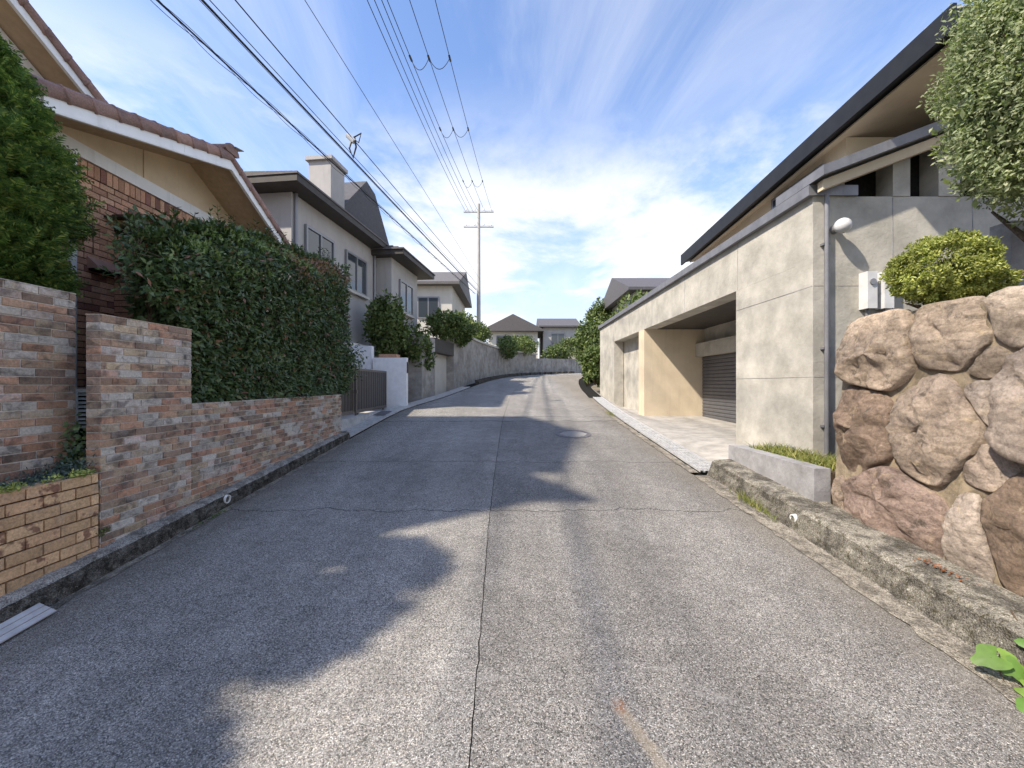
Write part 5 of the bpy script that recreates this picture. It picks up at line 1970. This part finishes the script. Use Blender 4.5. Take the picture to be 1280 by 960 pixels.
for k, (yb, zb, hy, hz) in enumerate(BOUL):
    poly = [(-1.3, 0.36), (3.60, 0.36), (3.60, 2.18), (-1.3, 2.18)]
    w0 = hy * hz
    for m_, (y2, z2, hy2, hz2) in enumerate(BOUL):
        if m_ == k:
            continue
        # power bisector, scaled by the stones' extents
        dy, dz = y2 - yb, z2 - zb
        L2 = dy * dy + dz * dz
        L = math.sqrt(L2)
        ra = 1 / math.sqrt((dy / L / hy) ** 2 + (dz / L / hz) ** 2)
        rb = 1 / math.sqrt((dy / L / hy2) ** 2 + (dz / L / hz2) ** 2)
        t = ra / (ra + rb)
        nv = (dy / L, dz / L)
        mid = (yb + dy * t, zb + dz * t)
        poly = clip_poly(poly, nv, mid[0] * nv[0] + mid[1] * nv[1] - 0.003 - 0.011 * random.random())
    poly = [(max(yb - hy * 1.7, min(yb + hy * 1.7, p[0])), max(zb - hz * 1.7, min(zb + hz * 1.7, p[1]))) for p in poly]
    if len(poly) < 3:
        continue
    xb = 2.875 + (zb - 0.3) * 0.085
    bo = ob('boulder', boulder(k + 1, poly, (yb, zb), xb), None, sw, (xb, yb, zb), (0, 0.085, 0))
    bo.color = {0: (.52, .46, .43, 1), 1: (.82, .80, .80, 1), 2: (1.0, 1.02, 1.05, 1), 3: (.72, .66, .68, 1), 4: (.50, .45, .42, 1), 5: (1.05, 1.0, .95, 1)}.get(k, (1, 1, 1, 1) if k % 2 else (.85, .82, .8, 1))
struct('garden_soil_right', MB().box(3.09, 8.5, -1.5, 3.60, 0.2, 2.15), 'soil')

bush = thing('round_bush', 'clipped yellow-green dome bush on top of the boulder wall', 'bush', (3.25, 2.95, 2.15))
P1, n1 = clumped_ellipsoid(30000, (3.17, 2.95, 2.44), (0.37, 0.37, 0.30), 0.09, 0.4, 420, 41)
P2, n2 = clumped_ellipsoid(15000, (3.42, 3.0, 2.34), (0.24, 0.30, 0.19), 0.10, 0.4, 260, 42)
P = np.concatenate([P1, P2])
n_b = np.concatenate([n1, n2])
stuff(ob('foliage', leaf_mesh('foliage', P, unit(n_b + rnd3(len(P)) * .5), unit(n_b * .7 + rnd3(len(P)) * .8), RNG.uniform(.014, .030, len(P)), .45), 'leaf_bush', bush))
limbs('stem', bush, (3.25, 2.97, 2.12), (3.25, 2.97, 2.5), 0.04, 8, (.25, .25, .1), 43, fork=0.1)

tr = thing('garden_tree', 'large clipped grey-green tree overhanging the boulder wall', 'tree', (3.85, 2.75, 2.15))
P, nr = clumped_ellipsoid(85000, (3.86, 2.72, 3.80), (0.86, 0.77, 1.24), 0.15, 0.35, 420, 51)
stuff(ob('crown', leaf_mesh('crown', P, unit(nr + rnd3(len(P)) * .6), unit(nr * .5 + rnd3(len(P)) * .8), RNG.uniform(.020, .046, len(P)), .42), 'leaf_olive', tr))
Pq, nq = clumped_ellipsoid(14000, (3.86, 2.72, 3.78), (0.62, 0.55, 0.95), 0.4, 0.1, 60, 53)
stuff(ob('inner_foliage', leaf_mesh('inner_foliage', Pq, rnd3(len(Pq)), rnd3(len(Pq)), RNG.uniform(.05, .09, len(Pq)), .5), 'leaf_olive', tr))
limbs('trunk', tr, (3.85, 2.75, 2.12), (3.75, 2.72, 4.3), 0.085, 14, (.55, .5, .4), 52, fork=0.15)
gp_ = ob('garden_post', MB().box(4.12, 4.55, 3.30, 3.45, 2.1, 2.95), 'planter_grey')
tag(gp_, 'plain grey concrete slab post behind the dome bush', 'post')

# ------------------------------------------------------------------ vine at the lower right
VO = Vector((-0.075, -0.06, -0.05))
vine = thing('vine_plant', 'bright green lobed vine leaves at the lower right kerb', 'plant', (2.55, 1.85, 0.25))


def vine_leaf(seed):
    rg = random.Random(seed)
    outl = []
    n = 22
    for k in range(n):
        a = 2 * PI * k / n
        lob = 1 + 0.18 * math.cos(3 * a) + 0.10 * math.cos(5 * a + .6) + rg.uniform(-.05, .05)
        if abs(a - PI) < 0.3:
            lob *= 0.62
        outl.append((math.cos(a) * lob, math.sin(a) * lob * 0.9))
    vs = [(0, 0, 0.0)]
    for x, y in outl:
        vs.append((x * 0.5, y * 0.5, 0.05 - 0.10 * abs(y * .5)))
    for x, y in outl:
        vs.append((x, y, -0.10 * x * x - 0.06 * abs(y)))
    fs = []
    for k in range(n):
        j = (k + 1) % n
        fs.append((0, 1 + k, 1 + j))
        fs.append((1 + k, 1 + n + k, 1 + n + j, 1 + j))
    return MB().add(vs, fs).mesh('leaf', True)


vl = [vine_leaf(k) for k in range(3)]
VL = [((2.385, 1.99, 0.33), 0.075, (0.25, -0.35, 2.6)), ((2.45, 1.96, 0.30), 0.062, (0.5, -0.25, 0.4)), ((2.56, 2.06, 0.41), 0.080, (-0.1, -0.15, 1.2)),
      ((2.60, 1.97, 0.385), 0.075, (0.2, -0.3, 3.3)), ((2.52, 1.90, 0.31), 0.07, (0.35, -0.5, 5.0)), ((2.36, 1.80, 0.22), 0.075, (0.2, -0.5, 3.0)),
      ((2.43, 1.74, 0.20), 0.08, (0.4, -0.3, 1.0)), ((2.50, 1.82, 0.26), 0.07, (0.1, -0.4, 4.1)), ((2.62, 1.85, 0.36), 0.08, (0.0, -0.2, 2.2))]
vs_ = MB()
rv = random.Random(3)
VL += [((2.50, 2.02, 0.30), 0.06, 0), ((2.57, 1.80, 0.27), 0.07, 0)]
VL += [((2.50, 1.70, 0.18), 0.075, 0), ((2.60, 1.92, 0.345), 0.07, 0), ((2.44, 1.88, 0.25), 0.06, 0)]
VL = [q for q in VL if q[0][2] < 0.40]
for k, (p, s, r) in enumerate(VL):
    nv_ = Vector((rv.uniform(-.7, -.1), rv.uniform(-.9, -.35), rv.uniform(.7, 1.1))).normalized()
    r = (nv_.to_track_quat('Z', 'Y').to_matrix() @ Matrix.Rotation(rv.uniform(0, 6.28), 3, 'Z')).to_euler()
    s *= 0.82
    p = tuple(Vector(p) + VO)
    ob('leaf', vl[k % 3], 'leaf_vine', vine, p, r, (s, s, s))
    vs_.tube([(p[0] + .04, p[1] - .02, p[2] - .10), (p[0] + .02, p[1], p[2] - .02), p], 0.0028, 5)
vs_.tube([(2.62, 2.1, .41), (2.55, 1.95, .30), (2.47, 1.8, .20), (2.45, 1.6, .16)], 0.004, 6)
ob('stem', vs_, 'bark', vine)
# dead leaves
dl = thing('fallen_leaves', 'small drift of dry red-brown leaves on the right kerb top', 'leaves', (2.68, 2.55, 0.44))
N = 60
P = np.stack([RNG.normal(2.69, .018, N), RNG.normal(2.52, .09, N), np.full(N, 0.0)], 1)
P[:, 2] = P[:, 1] * .09 + 0.215 + RNG.uniform(0, .012, N)
stuff(ob('leaf_litter', leaf_mesh('leaf_litter', P, unit(rnd3(N) * .5 + np.array([0, 0, 1.])), unit(rnd3(N) * np.array([1, 1, .2])), RNG.uniform(.015, .028, N), .5), 'dead', dl))

# ------------------------------------------------------------------ manhole cover
mx, my = 1.14, 7.42
mh = thing('manhole_cover', 'round cast iron manhole cover in the right lane', 'manhole cover', (mx, my, zr(my)))
ang = math.atan(0.09)
mt = Matrix.Translation((mx, my, zr(my) + 0.003)) @ Matrix.Rotation(ang, 4, 'X')


def tf(mb):
    mb.v = [tuple(mt @ Vector(p)) for p in mb.v]
    return mb


ring = MB()
seg = 48
for r0, r1, z in ((0.285, 0.325, 0.006),):
    vs = [(r0 * math.cos(2 * PI * k / seg), r0 * math.sin(2 * PI * k / seg), z) for k in range(seg)] + [(r1 * math.cos(2 * PI * k / seg), r1 * math.sin(2 * PI * k / seg), z) for k in range(seg)] + [(r1 * 1.01 * math.cos(2 * PI * k / seg), r1 * 1.01 * math.sin(2 * PI * k / seg), -0.01) for k in range(seg)]
    ring.add(vs, [(k, (k + 1) % seg, seg + (k + 1) % seg, seg + k) for k in range(seg)] + [(seg + k, seg + (k + 1) % seg, 2 * seg + (k + 1) % seg, 2 * seg + k) for k in range(seg)])
ob('frame', tf(ring), 'iron', mh)
lid = MB().disc((0, 0), 0.275, -0.006, 0.001, 48)
lido = ob('lid', tf(lid), 'iron', mh)
st = MB()
for i in range(-5, 6):
    for j in range(-5, 6):
        x, y = i * 0.047 + (0.0235 if j % 2 else 0), j * 0.045
        if x * x + y * y < 0.25 ** 2:
            st.box(x - .015, x + .015, y - .012, y + .012, 0.0015, 0.009)
ob('studs', tf(st), 'pole', lido)

# ------------------------------------------------------------------ utility pole and overhead lines
pole = thing('utility_pole', 'tall grey concrete utility pole at the left of the bend', 'utility pole', (-2.0, 24.0, 1.9))
PX, PY = -2.0, 24.0
ob('shaft', MB().tube([(PX, PY, 1.6), (PX, PY, 12.4)], [0.14, 0.09], 14), 'pole', pole)
for zz in (11.9, 11.0):
    ob('crossarm', MB().box(PX - 0.9, PX + 0.9, PY - 0.06, PY + 0.06, zz, zz + 0.09), 'steel', pole)
    for x in (-0.75, -0.25, 0.3, 0.75):
        ob('insulator', MB().tube([(PX + x, PY, zz + .09), (PX + x, PY, zz + .15), (PX + x, PY, zz + .24)], [0.05, 0.06, 0.03], 8), 'porcelain', pole)


def cable_pts(a, b, sag, n=40):
    a, b = Vector(a), Vector(b)
    return [a + (b - a) * (i / n) + Vector((0, 0, -4 * sag * (i / n) * (1 - i / n))) for i in range(n + 1)]


def pix(px, py, y):
    return Vector(((px - 640) / 500 * y, y, 1.6 + (480 - py) / 500 * y))


def cable(label, far, mid, r, sag=0.0, twist=None, group='overhead lines to the utility pole'):
    """from the far pole through a point overhead and on behind the street"""
    far, mid = Vector(far), Vector(mid)
    d = (mid - far)
    near = far + d * ((far.y + 14) / (far.y - mid.y))
    near.z = mid.z + (mid.z - far.z) * 0.3
    pts = []
    n = 60
    tm = (far.y - mid.y) / (far.y - near.y)
    for i in range(n + 1):
        t = i / n
        p = far + (near - far) * t
        # parabola through far, mid, near in height
        z0, zm, z1 = far.z, mid.z, near.z
        Lz = z0 * (t - tm) * (t - 1) / ((0 - tm) * (0 - 1)) + zm * t * (t - 1) / (tm * (tm - 1)) + z1 * t * (t - tm) / (1 * (1 - tm))
        pts.append(Vector((p.x, p.y, Lz)))
    return tag(ob('overhead_line', MB().tube(pts, r, 6), 'wire'), label, 'cable', group), pts


lines = [  # far x, far z, screen point near the top edge, its distance
    ('first of four thin power lines above the road, counted from the left', -0.75, 11.9, (459, 0), 8.2, 0.009),
    ('second of four thin power lines above the road, counted from the left', -0.55, 11.9, (468, 0), 8.2, 0.009),
    ('third of four thin power lines above the road, counted from the left', -0.30, 11.9, (477, 0), 8.2, 0.009),
    ('fourth of four thin power lines above the road, with hanging loops', -0.10, 12.1, (484, 0), 8.2, 0.009),
    ('thin power line second from the right, holding the jumper loops', 0.30, 12.1, (512, 0), 8.2, 0.009),
    ('rightmost thin power line above the road', 0.75, 12.1, (544, 0), 8.2, 0.009)]
LP = []
for lab, fxo, fz, (a, b), yd, r in lines:
    o, pts = cable(lab, (PX + fxo, PY, fz), pix(a, b, yd), r)
    LP.append(pts)


def at_y(pts, y):
    for a, b in zip(pts, pts[1:]):
        if b.y <= y <= a.y:
            return a + (b - a) * ((a.y - y) / (a.y - b.y))
    return pts[-1]


for nm, yv_ in (('near', 9.9), ('middle', 13.4), ('far', 18.5)):
    mb = MB()
    A, B, C = at_y(LP[3], yv_), at_y(LP[4], yv_), at_y(LP[5], yv_)
    mb.tube(cable_pts(A, B, 0.30, 14), 0.008, 5)
    mb.tube(cable_pts(B, C, 0.28, 14), 0.008, 5)
    for q in (A, B, C):
        mb.tube([q + Vector((0, -.1, -.03)), q + Vector((0, .12, .02))], 0.028, 6)
    tag(ob('jumper_loop', mb, 'wire'), f'hanging jumper loop joining the right power lines, {nm} one of three', 'cable', 'jumper loops')

tel = [('thick bundled telephone cable, leftmost of the overhead lines', -0.2, 7.0, (196, 0), 5.4, 0.013, True),
       ('thick double telephone cable, second from the left', -0.15, 7.25, (252, 0), 5.6, 0.012, False),
       ('thin companion wire beside the second telephone cable', -0.1, 7.3, (262, 0), 5.7, 0.007, False),
       ('black cable ending at the junction clamp left of centre', -0.1, 7.6, (294, 0), 6.0, 0.010, False),
       ('thin lone wire crossing above the junction clamp', 0.05, 7.9, (381, 0), 6.6, 0.006, False)]
TP = []
for lab, fxo, fz, (a, b), yd, r, bundle in tel:
    o, pts = cable(lab, (PX + fxo, PY, fz), pix(a, b, yd), r)
    TP.append(pts)
for k in range(3):
    pts = []
    src = TP[0]
    for i in range(241):
        t = i / 240
        q = at_y(src, 23.8 - t * 24)
        a = t * 60 + k * 2.1
        amp = 0.045 + 0.06 * max(0, mnoise.noise((t * 14, k, 0)))
        pts.append(q + Vector((math.cos(a) * amp, 0, math.sin(a) * amp - 0.02)))
    tag(ob('lashing_wire', MB().tube(pts, 0.0045, 4), 'wire'), ['thin wire twisting round the leftmost telephone cable', 'second thin wire twisting round the leftmost telephone cable', 'third, loosest wire twisting round the leftmost telephone cable'][k], 'cable', 'wires lashed to the telephone cable')
mb = MB()
for off, r in (((0.05, 0, -0.03), .008), ((-0.04, 0, .01), .005)):
    mb.tube([p + Vector(off) for p in TP[1]], r, 5)
tag(ob('overhead_line', mb, 'wire'), 'pair of cables tied under the second telephone cable', 'cable', 'overhead lines to the utility pole')
# junction clamp
jp = at_y(TP[3], 9.4)
cl = thing('cable_clamp', 'pale cable junction clamp hanging on the thin wire', 'clamp', tuple(jp))
mb = MB()
mb.tube([jp + Vector((-.10, 0, .06)), jp + Vector((.06, 0, -.10))], 0.06, 8)
ob('clamp_body', mb, 'porcelain', cl)
mb = MB()
mb.tube([jp + Vector((.02, 0, 0)), jp + Vector((-.06, 0, -.25)), jp + Vector((.03, 0, -.48)), jp + Vector((.10, 0, -.22)), jp + Vector((.06, 0, .02))], 0.022, 6)
mb.tube([jp + Vector((-.05, 0, -.05)), jp + Vector((.22, 0, .10)), jp + Vector((.16, 0, -.12)), jp], 0.018, 6)
ob('cable_loop', mb, 'wire', cl)
